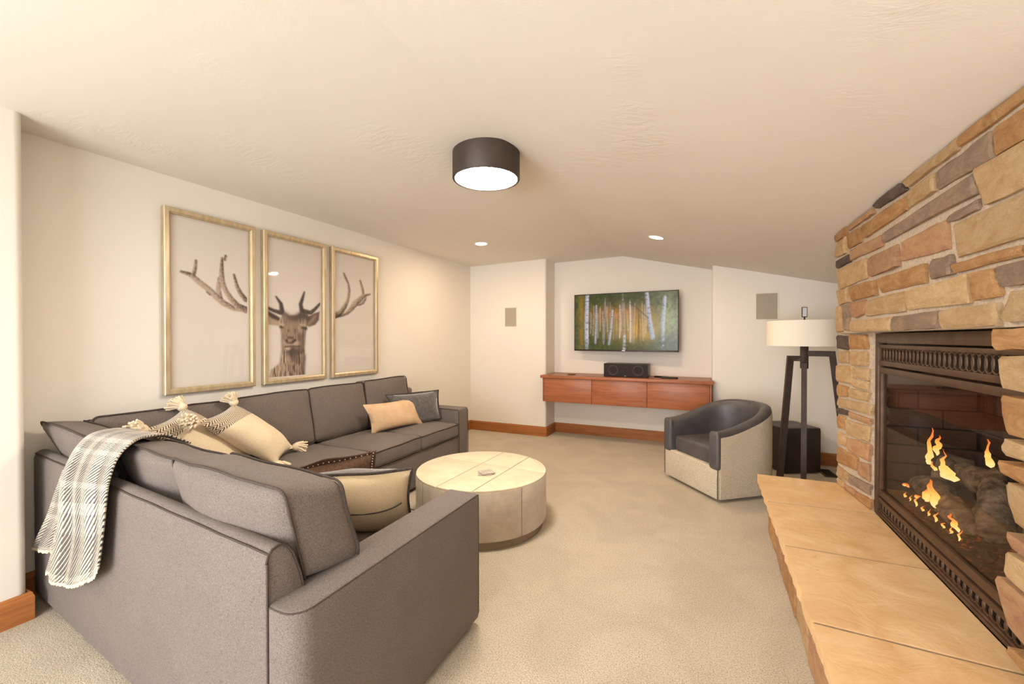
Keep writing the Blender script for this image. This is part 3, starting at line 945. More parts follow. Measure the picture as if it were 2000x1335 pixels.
# seat cushions
def box_cushion(name, lo, hi, crown, fr=None, r=.03, seed=0, pipe_axis=2, wob=.006, warp=None, n=10, rp=.0045):
    c = [(a + b) / 2 for a, b in zip(lo, hi)]; d = [b - a for a, b in zip(lo, hi)]
    cv = Vector(c)
    f = (lambda q: fr(q + cv)) if fr else (lambda q: q + cv)
    bm = soft_box_bm(d, r, crown, n, f, warp, seed, wob)
    o = obj(name, bm, M['sofa'], sofa, sm=80)
    ax = [i for i in range(3) if i != pipe_axis]
    loops = []
    for side in (1, -1):
        pts = []
        for a, b in rrect(d[ax[0]] / 2 + .001, d[ax[1]] / 2 + .001, r * .9):
            q = [0, 0, 0]; q[ax[0]] = a; q[ax[1]] = b; q[pipe_axis] = side * (d[pipe_axis] / 2 - r * .42)
            q = Vector(q)
            # follow the bowed edge of the cushion
            pa = max(-1, min(1, a / (d[ax[0]] / 2))); pb = max(-1, min(1, b / (d[ax[1]] / 2))); pc = q[pipe_axis] / (d[pipe_axis] / 2)
            q[ax[0]] += crown[ax[0]] * (1 - pb ** 2) * (1 - pc ** 2) * pa; q[ax[1]] += crown[ax[1]] * (1 - pa ** 2) * (1 - pc ** 2) * pb
            if wob: q += mnoise.noise_vector(q * 5.0 + Vector((seed * 3.1, seed * 1.7, seed))) * wob
            if warp: q = warp(q)
            pts.append(f(q))
        loops.append((pts, True))
    piping(o, loops, rp)
    return o
for i, (a, b) in enumerate(((3.135, 3.752), (2.54, 3.13), (1.93, 2.535), (1.22, 1.925))):
    x1 = -2.33 if i < 3 else -2.36
    box_cushion('seat_cushion', (-2.99, a, .347), (x1, b, .487), (.004, .004, .018), None, .03, 10 + i, 2, .005)
for i, (a, b) in enumerate(((.178, .70), (.705, 1.235))):
    box_cushion('seat_cushion', (a, .20, .347), (b, .965, .487), (.004, .004, .018), (lambda q: nf(q.x, q.y, q.z)), .03, 20 + i, 2, .005)
# back cushions of the far wing, leaning on the wall side
def lean_x(y0, y1, z0, z1, xb, xt, th, seed, w=.008, yaw=0):
    cy = (y0 + y1) / 2; L = y1 - y0; Hh = z1 - z0
    tilt = math.atan2(xb - xt, Hh)
    Mx = Matrix.Translation(((xb + xt) / 2 - th / 2, cy, (z0 + z1) / 2)) @ Matrix.Rotation(yaw, 4, 'Z') @ Matrix.Rotation(-tilt, 4, 'Y')
    fr = lambda q: Mx @ q
    return box_cushion('back_cushion', (-th / 2, -L / 2, -Hh / 2), (th / 2, L / 2, Hh / 2), (.035, .006, .008), fr, .035, seed, 0, w, n=12)
lean_x(1.14, 1.90, .49, .918, -2.92, -3.02, .15, 31)
lean_x(1.90, 2.50, .49, .930, -2.92, -3.00, .15, 32)
lean_x(2.50, 3.12, .49, .930, -2.92, -3.00, .15, 33)
lean_x(3.12, 3.745, .49, .940, -2.92, -2.99, .15, 34)
# back cushions of the near wing, slumped over its back rail
def lean_v(u0, u1, z0, z1, v0, v1, th, seed, warp=None, w=.008, crown=.03):
    """v0 / v1 : rear-face offset at the bottom / top"""
    cu = (u0 + u1) / 2; L = u1 - u0; Hh = z1 - z0
    cen = Vector((cu, (v0 + v1) / 2 + th / 2, (z0 + z1) / 2))
    fr = lambda q: nf(cen.x + q.x, cen.y + q.y + (v1 - v0) / Hh * q.z, cen.z + q.z - .13 * q.y)
    return box_cushion('back_cushion', (-L / 2, -th / 2, -Hh / 2), (L / 2, th / 2, Hh / 2), (.008, crown, .012), fr, .035, seed, 1, w, warp, 14, .0048)
def warp3(q):
    # the end that rides up on the arm
    k = max(0.0, min(1.0, (-q.x - .10) / .16)); k = k * k * (3 - 2 * k)
    if q.z < 0: q = Vector((q.x, q.y, q.z * (1 - .62 * k)))
    return q
def warp1(q):
    # pressed down where the throw lies
    k = max(0.0, min(1.0, (-q.x - .02) / .18)); k = k * k * (3 - 2 * k)
    if q.z > 0: q = Vector((q.x, q.y + .03 * k, q.z * (1 - .16 * k)))
    return q
lean_v(.015, .700, .485, .906, .15, .04, .225, 41, warp3, .012, .045)
lean_v(.69, 1.30, .485, .888, .21, .07, .20, 42, None, .014, .045)
lean_v(1.30, 2.085, .485, .912, .20, .008, .19, 43, warp1, .010)
bm = bmesh.new()
for u, v in ((.06, .06), (.06, .90), (.3, .90), (1.9, .05)):
    add_box(bm, (u, v, 0), (u + .06, v + .05, .036), 0, 2, NM)
f0 = obj('foot', bm, M['foot'], sofa)
for x, y in ((-2.42, 3.70), (-2.42, 3.87), (-2.42, 2.3)):
    obj('foot', box((x, y, 0), (x + .06, y + .05, .036)), M['foot'], sofa)

# ================================================================== CUSHIONS AND THROW
def pillow(name, label, corners, thick, mat, back=None, rim=None, rim_r=.006, seed=0, pinch=.07, wr=.006, group=None, flange=0.0, slump=0.0, thingcat='pillow'):
    c = [Vector(p) for p in corners]
    cen = sum(c, Vector()) / 4
    t = thing(name, label, thingcat, (cen.x, cen.y, min(p.z for p in c)), 0, group)
    bm, rm, nrm = pillow_bm(c, thick, 16, pinch, 0, seed, wr, slump)
    me = mesh_from_bm('cover', bm)
    me.materials.append(M[mat]); me.materials.append(M[back or mat])
    obj('cover', me, None, t, sm=80)
    if rim:
        if flange:
            bm = bmesh.new()
            inn = [bm.verts.new(p + nrm * .004) for p in rm]; out = [bm.verts.new(p + (p - cen).normalized() * flange + nrm * .004) for p in rm]
            in2 = [bm.verts.new(p - nrm * .004) for p in rm]; out2 = [bm.verts.new(p + (p - cen).normalized() * flange - nrm * .004) for p in rm]
            k = len(rm)
            for i in range(k):
                j = (i + 1) % k
                bm.faces.new((inn[i], inn[j], out[j], out[i])); bm.faces.new((in2[i], out2[i], out2[j], in2[j])); bm.faces.new((out[i], out[j], out2[j], out2[i]))
            bmesh.ops.recalc_face_normals(bm, faces=bm.faces)
            obj('flange', bm, M[rim], t, sm=60)
        else:
            piping(t, [(rm, True)], rim_r, rim, 'welt')
    return t, rm, nrm, cen

pillow('throw_pillow', 'plain tan cowhide lumbar pillow on the far seat of the sofa', [(-2.80, 2.89, .766), (-2.70, 3.52, .76), (-2.60, 3.50, .505), (-2.755, 2.95, .495)], .15, 'hide', seed=3, pinch=.10)
t, rm, nrm, cen = pillow('throw_pillow', 'charcoal velvet pillow tucked in the corner against the far sofa arm', [(-2.86, 3.27, .80), (-2.58, 3.735, .81), (-2.54, 3.725, .525), (-2.72, 3.32, .50)], .15, 'velvet', rim='velvet_edge', flange=.018, seed=5, pinch=.08)
t, rm, nrm, cen = pillow('throw_pillow', 'pillow with a cream linen zip back and grey velvet front by the near sofa arm',
    [(-1.62, 1.255, .775), (-1.15, 1.475, .80), (-1.235, 1.60, .48), (-1.66, 1.41, .48)], .20, 'velvet', 'linen', 'velvet_edge', .007, 8, .10, .010, slump=.0)
if True:   # concealed zip across the linen back
    pts = []
    c4 = [Vector(p) for p in ((-1.62, 1.255, .775), (-1.15, 1.475, .80), (-1.235, 1.60, .48), (-1.66, 1.41, .48))]
    for i in range(1, 20):
        s = i / 20; tt = .40
        a, b = 2 * s - 1, 2 * tt - 1
        p = bilin(c4, s, tt); p = p + (sum(c4, Vector()) / 4 - p) * .10 * ((1 - a * a) * b * b + (1 - b * b) * a * a)
        k = (max(0, 1 - abs(a) ** 2.6) ** .62) * (max(0, 1 - abs(b) ** 2.6) ** .62)
        pts.append(p - nrm * (.10 * k + .007))
    obj('zip_seam', tube(pts, .003, 5), M['velvet_edge'], t, sm=80)
t, rm, nrm, cen = pillow('throw_pillow', 'brown suede pillow with a stitched dark border on the near wing seat',
    [(-2.15, 1.66, .605), (-1.60, 1.72, .755), (-1.63, 1.76, .535), (-2.12, 1.72, .505)], .13, 'cream_wool', 'brown', 'brown_dark', flange=.03, seed=11, pinch=.06)
bm = bmesh.new()
for i in range(0, len(rm), 1):
    p = rm[i] + (rm[i] - cen).normalized() * .012 - nrm * .006
    bmesh.ops.create_icosphere(bm, subdivisions=1, radius=.0035, matrix=Matrix.Translation(p))
obj('stitching', bm, M['cream_wool'], t, kind='stuff')

# woven cream pillows with a herringbone band and yarn tassels
def band_mat():
    N = NT('cream_wool_with_herringbone_band')
    tc = N.node('ShaderNodeTexCoord'); sp = N.node('ShaderNodeSeparateXYZ'); N.link(tc.outputs['UV'], sp.inputs[0])
    u, v = sp.outputs[0], sp.outputs[1]
    inb = N.math('GREATER_THAN', v, .76)
    zig = N.math('PINGPONG', N.math('MULTIPLY', v, 14.0), .5)
    st = N.math('GREATER_THAN', N.math('FRACT', N.math('ADD', N.math('MULTIPLY', u, 26.0), N.math('MULTIPLY', zig, 3.0))), .5)
    nz = N.noise(N.coord('Object'), 220, 3)
    cream = N.ramp(nz, [(.3, srgb(222, 200, 164)), (.7, srgb(246, 230, 200))])
    dark = N.ramp(nz, [(.3, srgb(58, 54, 50)), (.7, srgb(104, 96, 88))])
    N.base(N.mix(N.math('MULTIPLY', inb, st), cream, dark))
    N.set(Roughness=.95); N.b.inputs['Sheen Weight'].default_value = .3
    N.bump(nz, .4, .003)
    return N.m
M['band'] = band_mat()
def tassel(parent, p, d, size, seed):
    r = random.Random(seed)
    d = Vector(d).normalized()
    bm = bmesh.new()
    s0 = d.cross(Vector((.2, .3, 1))).normalized(); s1 = d.cross(s0)
    bmesh.ops.create_icosphere(bm, subdivisions=2, radius=size * .28, matrix=Matrix.Translation(p + d * size * .25))
    for i in range(70):
        a = r.uniform(0, 6.283); sp = r.uniform(.05, .75)
        dirv = (d + (s0 * math.cos(a) + s1 * math.sin(a)) * sp).normalized()
        l = size * r.uniform(.75, 1.08)
        mid = p + dirv * l * .55 + Vector((0, 0, .004)); end = p + dirv * l + Vector((0, 0, -size * .12))
        add_tube(bm, [p + dirv * .004, mid, end], [size * .05, size * .085, size * .06], 5)
    bmesh.ops.recalc_face_normals(bm, faces=bm.faces)
    return obj('tassel', bm, M['cream_wool'], parent, sm=80)
def pom_pillow(label, corners, seed, dirs, sizes):
    t, rm, nrm, cen = pillow('tassel_pillow', label, corners, .17, 'band', None, None, seed=seed, pinch=.09, wr=.012, group='cream tassel pillows in the sofa corner')
    for i, (p, d) in enumerate(zip(corners, dirs)):
        if d is None: continue
        p = Vector(p); q = p + (cen - p).normalized() * .02
        tassel(t, q, (p - cen).normalized() * .7 + Vector(d), sizes, seed * 10 + i)
    return t
pom_pillow('cream woven pillow with tassels standing nearest the sofa middle', [(-2.70, 1.47, .875), (-2.95, 1.85, .915), (-2.83, 2.22, .535), (-2.66, 1.95, .50)], 21, [(.3, -.5, .1), (0, -.3, .6), (.2, .6, .1), (.5, .3, -.1)], .105)
pom_pillow('cream woven tassel pillow half hidden behind the other, beside the plaid throw', [(-2.74, 1.235, .872), (-2.98, 1.56, .930), (-2.86, 1.92, .56), (-2.66, 1.60, .50)], 22, [(.2, -.3, .1), (-.2, -.6, .3), None, None], .105)

# plaid throw
def plaid():
    N = NT('grey_cream_plaid_twill')
    tc = N.node('ShaderNodeTexCoord'); sp = N.node('ShaderNodeSeparateXYZ'); N.link(tc.outputs['UV'], sp.inputs[0])
    u, v = sp.outputs[0], sp.outputs[1]
    ph = N.math('FRACT', N.math('ADD', N.math('MULTIPLY', u, 22.0), N.math('MULTIPLY', v, 50.0)))
    bu = N.ramp(N.math('FRACT', N.math('MULTIPLY', u, 1.6)), [(0, (.15,) * 3), (.22, (.85,) * 3), (.42, (.3,) * 3), (.62, (1,) * 3), (.8, (.5,) * 3)], 'CONSTANT')
    bv = N.ramp(N.math('FRACT', N.math('MULTIPLY', v, 3.3)), [(0, (.9,) * 3), (.2, (.2,) * 3), (.34, (.75,) * 3), (.55, (.1,) * 3), (.66, (.6,) * 3), (.84, (1,) * 3)], 'CONSTANT')
    k = N.math('MULTIPLY', N.math('ADD', bu, bv), .5)
    nz = N.noise(N.coord('Object'), 160, 3)
    tw = N.math('LESS_THAN', ph, N.math('ADD', N.math('MULTIPLY', k, .72), .1))
    lightc = N.ramp(nz, [(.3, srgb(184, 170, 150)), (.7, srgb(224, 212, 192))])
    dk = N.ramp(nz, [(.3, srgb(40, 38, 40)), (.7, srgb(88, 82, 78))])
    N.base(N.mix(tw, lightc, dk))
    N.set(Roughness=.95); N.b.inputs['Sheen Weight'].default_value = .3
    N.bump(N.math('ADD', nz, N.math('MULTIPLY', tw, .6)), .5, .004)
    return N.m
M['plaid'] = plaid()
thr = thing('throw_blanket', 'grey and cream plaid throw blanket draped over the near sofa back', 'blanket', (-2.55, .95, .2))
def cat(P, t):
    n = len(P) - 1
    x = t * n; i = min(n - 1, int(x)); f = x - i
    p0, p1, p2, p3 = P[max(0, i - 1)], P[i], P[i + 1], P[min(n, i + 2)]
    return p1 * 1.0 + (p2 - p0) * .5 * f + (p0 * 2 - p1 * 5 + p2 * 4 - p3) * .5 * f * f + (p1 * 3 - p0 - p2 * 3 + p3) * .5 * f ** 3
def drape(name, rows, nu, nv, amp, phase, u0, u1, parent, thick=.008, v0=0.0, v1=1.0):
    Lp = [Vector(r[0]) for r in rows]; Rp = [Vector(r[-1]) for r in rows]
    Mp = [Vector(r[1]) if len(r) == 3 else (Vector(r[0]) + Vector(r[1])) / 2 for r in rows]
    bm = bmesh.new(); uv = bm.loops.layers.uv.new('UVMap')
    G = {}; T = {}
    for j in range(nv + 1):
        t = j / nv
        a, m, b = cat(Lp, t), cat(Mp, t), cat(Rp, t)
        for i in range(nu + 1):
            s = i / nu
            p = a * (2 * (s - .5) * (s - 1)) + m * (4 * s * (1 - s)) + b * (2 * s * (s - .5))
            w = amp * (.35 + .65 * t) * (math.sin(s * 11 + phase + 1.5 * t) * .6 + math.sin(s * 23 + 2 * phase - t * 2) * .4)
            hang = Vector((-.1, -1, .12 + (1 - t) * .8)).normalized()
            p = p + hang * (w + amp * .9)
            G[i, j] = bm.verts.new(p); T[G[i, j]] = (u0 + (u1 - u0) * s, v0 + (v1 - v0) * t)
    for i in range(nu):
        for j in range(nv):
            bm.faces.new((G[i, j], G[i, j + 1], G[i + 1, j + 1], G[i + 1, j]))
    for f in bm.faces:
        for l in f.loops: l[uv].uv = T[l.vert]
    edge = [G[i, nv].co.copy() for i in range(nu + 1)]
    o = obj(name, bm, M['plaid'], parent, sm=80)
    md = o.modifiers.new('thickness', 'SOLIDIFY'); md.thickness = thick; md.offset = 0
    return o, edge
rowsA = [[(-2.931, 1.304, 0.831), (-2.324, 1.249, 0.837)], [(-2.758, 1.168, 0.885), (-2.32, 1.148, 0.899)], [(-2.621, 1.035, 0.913), (-2.241, 1.031, 0.924)], [(-2.559, 0.954, 0.907), (-2.129, 0.93, 0.933)], [(-2.56, 0.909, 0.85), (-2.135, 0.885, 0.883)], [(-2.585, 0.885, 0.757), (-2.09, 0.841, 0.816)], [(-2.618, 0.884, 0.661), (-2.1, 0.837, 0.743)], [(-2.664, 0.889, 0.466), (-2.354, 0.857, 0.518), (-2.124, 0.836, 0.593)], [(-2.763, 0.895, 0.246), (-2.429, 0.859, 0.321), (-2.146, 0.833, 0.464)]]
oA, eA = drape('upper_fold', rowsA, 30, 60, .010, .3, 0, 1, thr)
rowsB = [[(-2.661, 0.906, 0.757), (-2.454, 0.887, 0.785)], [(-2.751, 0.908, 0.633), (-2.496, 0.885, 0.668)], [(-2.864, 0.917, 0.502), (-2.555, 0.889, 0.556)], [(-3.093, 0.938, 0.307), (-2.914, 0.921, 0.336), (-2.658, 0.898, 0.405)]]
oB, eB = drape('under_fold', rowsB, 14, 36, .006, 1.1, .95, 1.4, thr, v0=.4, v1=1.0)
rowsC = [[(-2.73, 0.901, 0.484), (-2.541, 0.883, 0.515)], [(-2.794, 0.905, 0.349), (-2.605, 0.888, 0.386)], [(-2.868, 0.911, 0.245), (-2.637, 0.89, 0.292)]]
oC, eC = drape('under_fold', rowsC, 10, 20, .004, 2.1, 1.3, 1.6, thr, v0=.6, v1=1.0)
bm = bmesh.new()
for e in (eA, eB, eC):
    for a, b in zip(e, e[1:]):
        for f in (0, .33, .66):
            p = a.lerp(b, f)
            add_tube(bm, [p + Vector((0, 0, .004)), p + Vector((rnd.uniform(-.004, .004), -.002, -.012 - rnd.uniform(0, .006)))], [.0032, .002], 4)
obj('fringe', bm, M['cream_wool'], thr, kind='stuff')

# ================================================================== COFFEE TABLE
TC = (-1.527, 2.778); TR = .48
ct = thing('coffee_table', 'round drum coffee table wrapped in pale cream hide', 'coffee table', (TC[0], TC[1], 0))
def table_mat():
    N = NT('cream_hair_hide')
    v = N.coord('Object')
    f = N.noise(v, 7, 5, .6, .8); h = N.noise(N.coord('Object', (1, 1, .3)), 90, 3)
    c = N.ramp(f, [(.3, srgb(208, 192, 160)), (.6, srgb(222, 208, 178)), (.8, srgb(230, 217, 190))])
    N.base(c); N.set(Roughness=.6); N.b.inputs['Specular IOR Level'].default_value = .35; N.b.inputs['Sheen Weight'].default_value = .25
    N.bump(h, .2, .002)
    return N.m
def side_mat():
    N = NT('grey_hair_hide')
    v = N.coord('Object'); f = N.noise(v, 14, 5, .65, .6)
    N.base(N.ramp(f, [(.3, srgb(176, 163, 146)), (.7, srgb(198, 186, 168))]))
    N.set(Roughness=.75); N.b.inputs['Sheen Weight'].default_value = .3
    N.bump(N.noise(v, 120, 3), .2, .002)
    return N.m
M['hide_top'] = table_mat(); M['hide_side'] = side_mat()
M['plinth'] = pmat('taupe_wood_plinth', srgb(122, 104, 84), srgb(140, 120, 98), 6, .6)
local('plinth', lathe([(TR - .025, 0), (TR - .025, .058), (TR - .012, .058)], 72), M['plinth'], ct, sm=30)
nseg = 8
for k in range(nseg):                                          # upholstered side panels, stitched butt seams
    a0 = 2 * math.pi * k / nseg + .30; a1 = a0 + 2 * math.pi / nseg
    bm = bmesh.new()
    pr = [(TR - .03, .058), (TR - .006, .058), (TR, .066), (TR, .372), (TR - .004, .380), (TR - .03, .380)]
    G = []
    ns = 12
    for i in range(ns + 1):
        a = a0 + .0035 + (a1 - a0 - .007) * i / ns
        inset = .0025 if i in (0, ns) else 0
        G.append([bm.verts.new(((r - inset) * math.cos(a), (r - inset) * math.sin(a), z)) for r, z in pr])
    for A, B in zip(G, G[1:]):
        for i in range(len(pr) - 1): bm.faces.new((A[i], B[i], B[i + 1], A[i + 1]))
    bmesh.ops.recalc_face_normals(bm, faces=bm.faces)
    local('side_panel', bm, M['hide_side'], ct, sm=50)
local('core', lathe([(TR - .02, .055), (TR - .02, .376)], 64), M['plinth'], ct, sm=30)
# top: hide panels laid in a grid inside the circle
ang = math.radians(-2)
ex = Vector((math.cos(ang), math.sin(ang))); ey = Vector((-math.sin(ang), math.cos(ang)))
cuts_a = [-.6, .11, .6]; cuts_b = [-.6, -.065, .19, .6]
def clip(poly, nrm, d):
    out = []
    for p, q in zip(poly, poly[1:] + poly[:1]):
        a, b = p.dot(nrm) - d, q.dot(nrm) - d
        if a <= 0: out.append(p)
        if a * b < 0: out.append(p.lerp(q, a / (a - b)))
    return out
circ = [Vector(((TR - .003) * math.cos(2 * math.pi * i / 96), (TR - .003) * math.sin(2 * math.pi * i / 96))) for i in range(96)]
gp = .0032
tilt = math.radians(-2)
e1 = Vector((math.cos(tilt), math.sin(tilt))); e2 = Vector((-math.sin(tilt), math.cos(tilt)))
for a0, a1 in zip(cuts_a, cuts_a[1:]):
    for b0, b1 in zip(cuts_b, cuts_b[1:]):
        P = circ
        for nv_, d in ((e2, a1 - gp), (-e2, -(a0 + gp)), (e1, b1 - gp), (-e1, -(b0 + gp))):
            if P: P = clip(P, nv_, d)
        if len(P) > 2:
            Q = [p for i, p in enumerate(P) if (p - P[i - 1]).length > 1e-4]
            local('top_panel', prism([(p.x, p.y) for p in Q], .376, .3905, bevel=.003, seg=2), M['hide_top'], ct, sm=40)
# coasters
def coaster(loc, rz, size, label, grp):
    o = obj('coaster', box((-size / 2, -size / 2, 0), (size / 2, size / 2, .006), .002), M['coaster'], None)
    o.location = loc; o.rotation_euler = (0, 0, rz)
    o['label'] = label; o['category'] = 'coaster'; o['group'] = grp
    return o
M['coaster'] = pmat('grey_marble_coaster', srgb(150, 142, 130), srgb(196, 188, 174), 22, .3)
coaster((-1.446, 2.68, .391), .5, .10, 'lower grey marble coaster on the round hide table', 'coasters on the coffee table')
coaster((-1.438, 2.69, .3975), .9, .10, 'upper grey marble coaster, twisted on top of the other', 'coasters on the coffee table')

# ================================================================== ARMCHAIR
ch = thing('swivel_armchair', 'barrel swivel armchair with charcoal leather inside and oatmeal boucle shell', 'armchair', (.150, 4.385, 0), math.radians(-51))
CW, CD = .375, .375
def upath(off, n_arc=28, n_side=8, front=-.375):
    """U-shaped plan path from front right, round the back, to front left, inset by off"""
    r = CW - off
    pts = []
    for i in range(n_side): pts.append((r, front + (0 - front) * i / n_side))
    for i in range(n_arc + 1):
        a = math.pi * i / n_arc; pts.append((r * math.cos(a), r * math.sin(a)))
    for i in range(1, n_side + 1): pts.append((-r, 0 + front * i / n_side))
    return pts
def rim_h(p):
    k = max(0, min(1, (p[1] + .375) / .75)); k = k * k * (3 - 2 * k)
    return .585 + (.765 - .585) * k
def sweep(profile, parent, name, mat, capends=True, sm=60, front=-.375):
    """profile: function(rim height) -> list of (inset, z)"""
    base = upath(0, front=front)
    secs = []
    for i, p in enumerate(base):
        pr = profile(rim_h(p), p)
        row = []
        for off, z in pr:
            q = upath(off, front=front)[i]
            row.append((q[0], q[1], z))
        secs.append(row)
    bm = bmesh.new()
    V = [[bm.verts.new(p) for p in row] for row in secs]
    k = len(V[0])
    for A, B in zip(V, V[1:]):
        for i in range(k - 1): bm.faces.new((A[i], A[i + 1], B[i + 1], B[i]))
    if capends:
        bm.faces.new(V[0]); bm.faces.new(V[-1][::-1])
    bmesh.ops.recalc_face_normals(bm, faces=bm.faces)
    return local(name, bm, mat, parent, sm=sm)
sweep(lambda h, p: [(.03, .03), (0.012, .03), (.004, .06), (0, .3), (0, h - .075), (.004, h - .045), (.02, h - .04), (.03, .05)], ch, 'outer_shell', M['boucle'], front=-.36)
def leather_prof(h, p):
    f = max(0, min(1, (-.20 - p[1]) / .175)) ** 2
    lo = .30 - .06 * f
    return [(.008, h - .05), (.006, h - .035), (.012, h - .012), (.028, h - .001), (.05, h + .004), (.075, h - .002), (.095, h - .018), (.106, h - .05), (.112, h - .12), (.115, lo + .10), (.115, lo), (.03, lo)]
sweep(leather_prof, ch, 'inner_back', M['leather'], front=-.372)
for s in (1, -1):                                               # rounded leather arm fronts
    bm = soft_box_bm((.108, .05, .31), .024, (.002, .006, .004), 8, lambda q, s=s: Vector((s * .318, -.372, .428)) + q)
    local('arm_front', bm, M['leather'], ch, sm=80)
pts = upath(.118, 20, 5, -.352)
poly = [(x, y) for x, y in pts]
bm = prism(poly, .285, .43, bevel=.03, seg=4)
for v in bm.verts:
    if v.co.z > .42: v.co.z += .016 * max(0, 1 - (v.co.x / .25) ** 2)
local('seat_cushion', bm, M['leather'], ch, sm=50)
bm = prism(upath(.02, 20, 5, -.385), .03, .288, bevel=.012, seg=3)
local('front_apron', bm, M['boucle'], ch, sm=50)
bm = bmesh.new()
for s in (1, -1):
    add_tube(bm, [(s * .362, -.384, .04), (s * .364, -.386, .18), (s * .366, -.386, .29)], .004, 6)
bmesh.ops.recalc_face_normals(bm, faces=bm.faces)
local('corner_welt', bm, M['leather'], ch, sm=80)
local('swivel_base', lathe([(.30, 0), (.30, .02), (.28, .032)], 48), M['foot'], ch, sm=40)
local('back_seam', tube([(0, CW - .117, .32), (0, CW - .117, .55), (0, CW - .112, .66), (0, CW - .10, .745), (0, CW - .05, .772)], .0022, 5), M['leather'], ch, sm=80)

M['pale_chrome'] = pmat('chrome_plate_painted_pale', srgb(206, 210, 214), rough=.1)  # chrome finial plate, its bright reflection put into a pale colour
# ================================================================== FLOOR LAMP AND SIDE CUBE
LX, LY = .788, 4.55
fl = thing('floor_lamp', 'tripod floor lamp with blackened square legs and white drum shade', 'floor lamp', (LX, LY, 0))
lat = Vector((.985, -.17, 0)); tow = Vector((-.17, -.985, 0))          # sideways and towards the hearth
def bar(parent, name, pts, w, d, mat='black_metal'):
    """square bar along a polyline with mitred corners"""
    P = [Vector(p) for p in pts]
    pl = (P[-1] - P[0]); pl.z = 0
    side = Vector((0, 0, 1)).cross(pl).normalized() if pl.length > 1e-4 else Vector((1, 0, 0))
    bm = bmesh.new(); rings = []
    for i, p in enumerate(P):
        d0 = (P[i] - P[i - 1]).normalized() if i else (P[1] - P[0]).normalized()
        d1 = (P[i + 1] - P[i]).normalized() if i < len(P) - 1 else d0
        n0 = side.cross(d0).normalized(); n1 = side.cross(d1).normalized()
        nn = n0 + n1; nn = nn / max(.3, nn.dot(n0)); 
        rings.append([bm.verts.new(p + side * a * w / 2 + nn * b * d / 2) for a, b in ((1, 1), (-1, 1), (-1, -1), (1, -1))])
    for A, B in zip(rings, rings[1:]):
        for i in range(4): bm.faces.new((A[i], A[(i + 1) % 4], B[(i + 1) % 4], B[i]))
    bm.faces.new(rings[0][::-1]); bm.faces.new(rings[-1])
    bmesh.ops.recalc_face_normals(bm, faces=bm.faces)
    return local(name, bm, M[mat], parent)
Z = Vector((0, 0, 1))
bar(fl, 'leg', [Z * 1.178, -lat * .105 + Z * 1.178, -lat * .185 + tow * .05 + Z * .0], .048, .048)
bar(fl, 'leg', [Z * 1.225, lat * .20 + Z * 1.225, lat * .335 + Z * 0], .048, .048)
bar(fl, 'leg', [Z * 1.120, tow * .06 + Z * 1.120, tow * .19 + Z * 0], .042, .042)
local('hub', box((-.028, -.028, 1.09), (.028, .028, 1.30), .003), M['black_metal'], fl, sm=40)
N = NT('white_linen_shade'); N.base(srgb(240, 232, 216)); N.set(Roughness=.85)
N.bump(N.noise(N.coord('Object', (1, 1, .4)), 260, 2), .15, .001); M['shade'] = N.m
bm = bmesh.new()
add_lathe(bm, [(.288, 1.292), (.291, 1.292), (.291, 1.515), (.288, 1.515), (.288, 1.292)], 64, cap=False)
bmesh.ops.recalc_face_normals(bm, faces=bm.faces)
sh = local('shade', bm, M['shade'], fl, sm=40)
bm = bmesh.new()
for a in (0, 2.094, 4.188): add_tube(bm, [(0, 0, 1.50), (.29 * math.cos(a), .29 * math.sin(a), 1.505)], .0025, 5)
add_tube(bm, [(0, 0, 1.30), (0, 0, 1.56)], .006, 8)
local('harp', bm, M['black_metal'], fl, sm=60)
bm = lathe([(.283, 1.305), (.283, 1.308)], 48); local('diffuser', bm, M['shade'], fl, sm=40)
bm = box((-.022, -.008, 1.548), (.022, .008, 1.640), .006, 3)
local('finial', bm, M['black_metal'], fl, sm=40)
local('finial_plate', box((-.016, -.0115, 1.555), (.016, -.008, 1.634), .001), M['pale_chrome'], fl)

cb = obj('side_cube', soft_box_bm((.40, .40, .455), .02, (.002, .002, .002), 8, lambda q: Matrix.Rotation(math.radians(26.8), 4, 'Z') @ q + Vector((.776, 5.250, .235))), M['black_wood'], None, sm=50)
cb['label'] = 'black cube side table behind the tripod lamp'; cb['category'] = 'side table'
# re-centre the cube on its own origin
ctr = Vector((.776, 5.250, .0076))
cb.data.transform(Matrix.Translation(-ctr)); cb.location = ctr

fv = thing('floor_vent', 'small brown metal floor register in the carpet beside the stone corner', 'vent', (1.10, 5.20, .001), .1)
local('vent_frame', box((-.06, -.14, 0), (.06, .14, .005), .002), M['vent'], fv)
for i in range(9):
    y = -.115 + i * .0285; local('louver', box((-.045, y - .004, .005), (.045, y + .004, .009)), M['insert_dark'], fv)

# ================================================================== CONSOLE AND WHAT STANDS ON IT
cs = thing('wall_console', 'floating reddish alder media console with three doors in the wall recess', 'console', ((RX0 + RX1) / 2, 5.6, .515))
CX0, CX1, CY0 = -2.008, .040, 5.365
obj('body', box((CX0, CY0 + .02, .518), (CX1, YREC - .003, .828), .002), M['console_dark'], cs)
obj('end_panel', box((CX0 - .006, CY0, .515), (CX0 + .012, YREC - .004, .829), .002), M['console'], cs)
obj('end_panel', box((CX1 - .012, CY0, .515), (CX1 + .006, YREC - .004, .829), .002), M['console'], cs)
obj('bottom_panel', box((CX0 + .013, CY0 + .021, .512), (CX1 - .013, YREC - .004, .5175)), M['console'], cs)
dx = [CX0 + .014, -1.345, -.664, CX1 - .014]
for a, b in zip(dx, dx[1:]):
    N_ = obj('door', box((a + .002, CY0, .517), (b - .002, CY0 + .019, .826), .0025), M['console'], cs, sm=40)
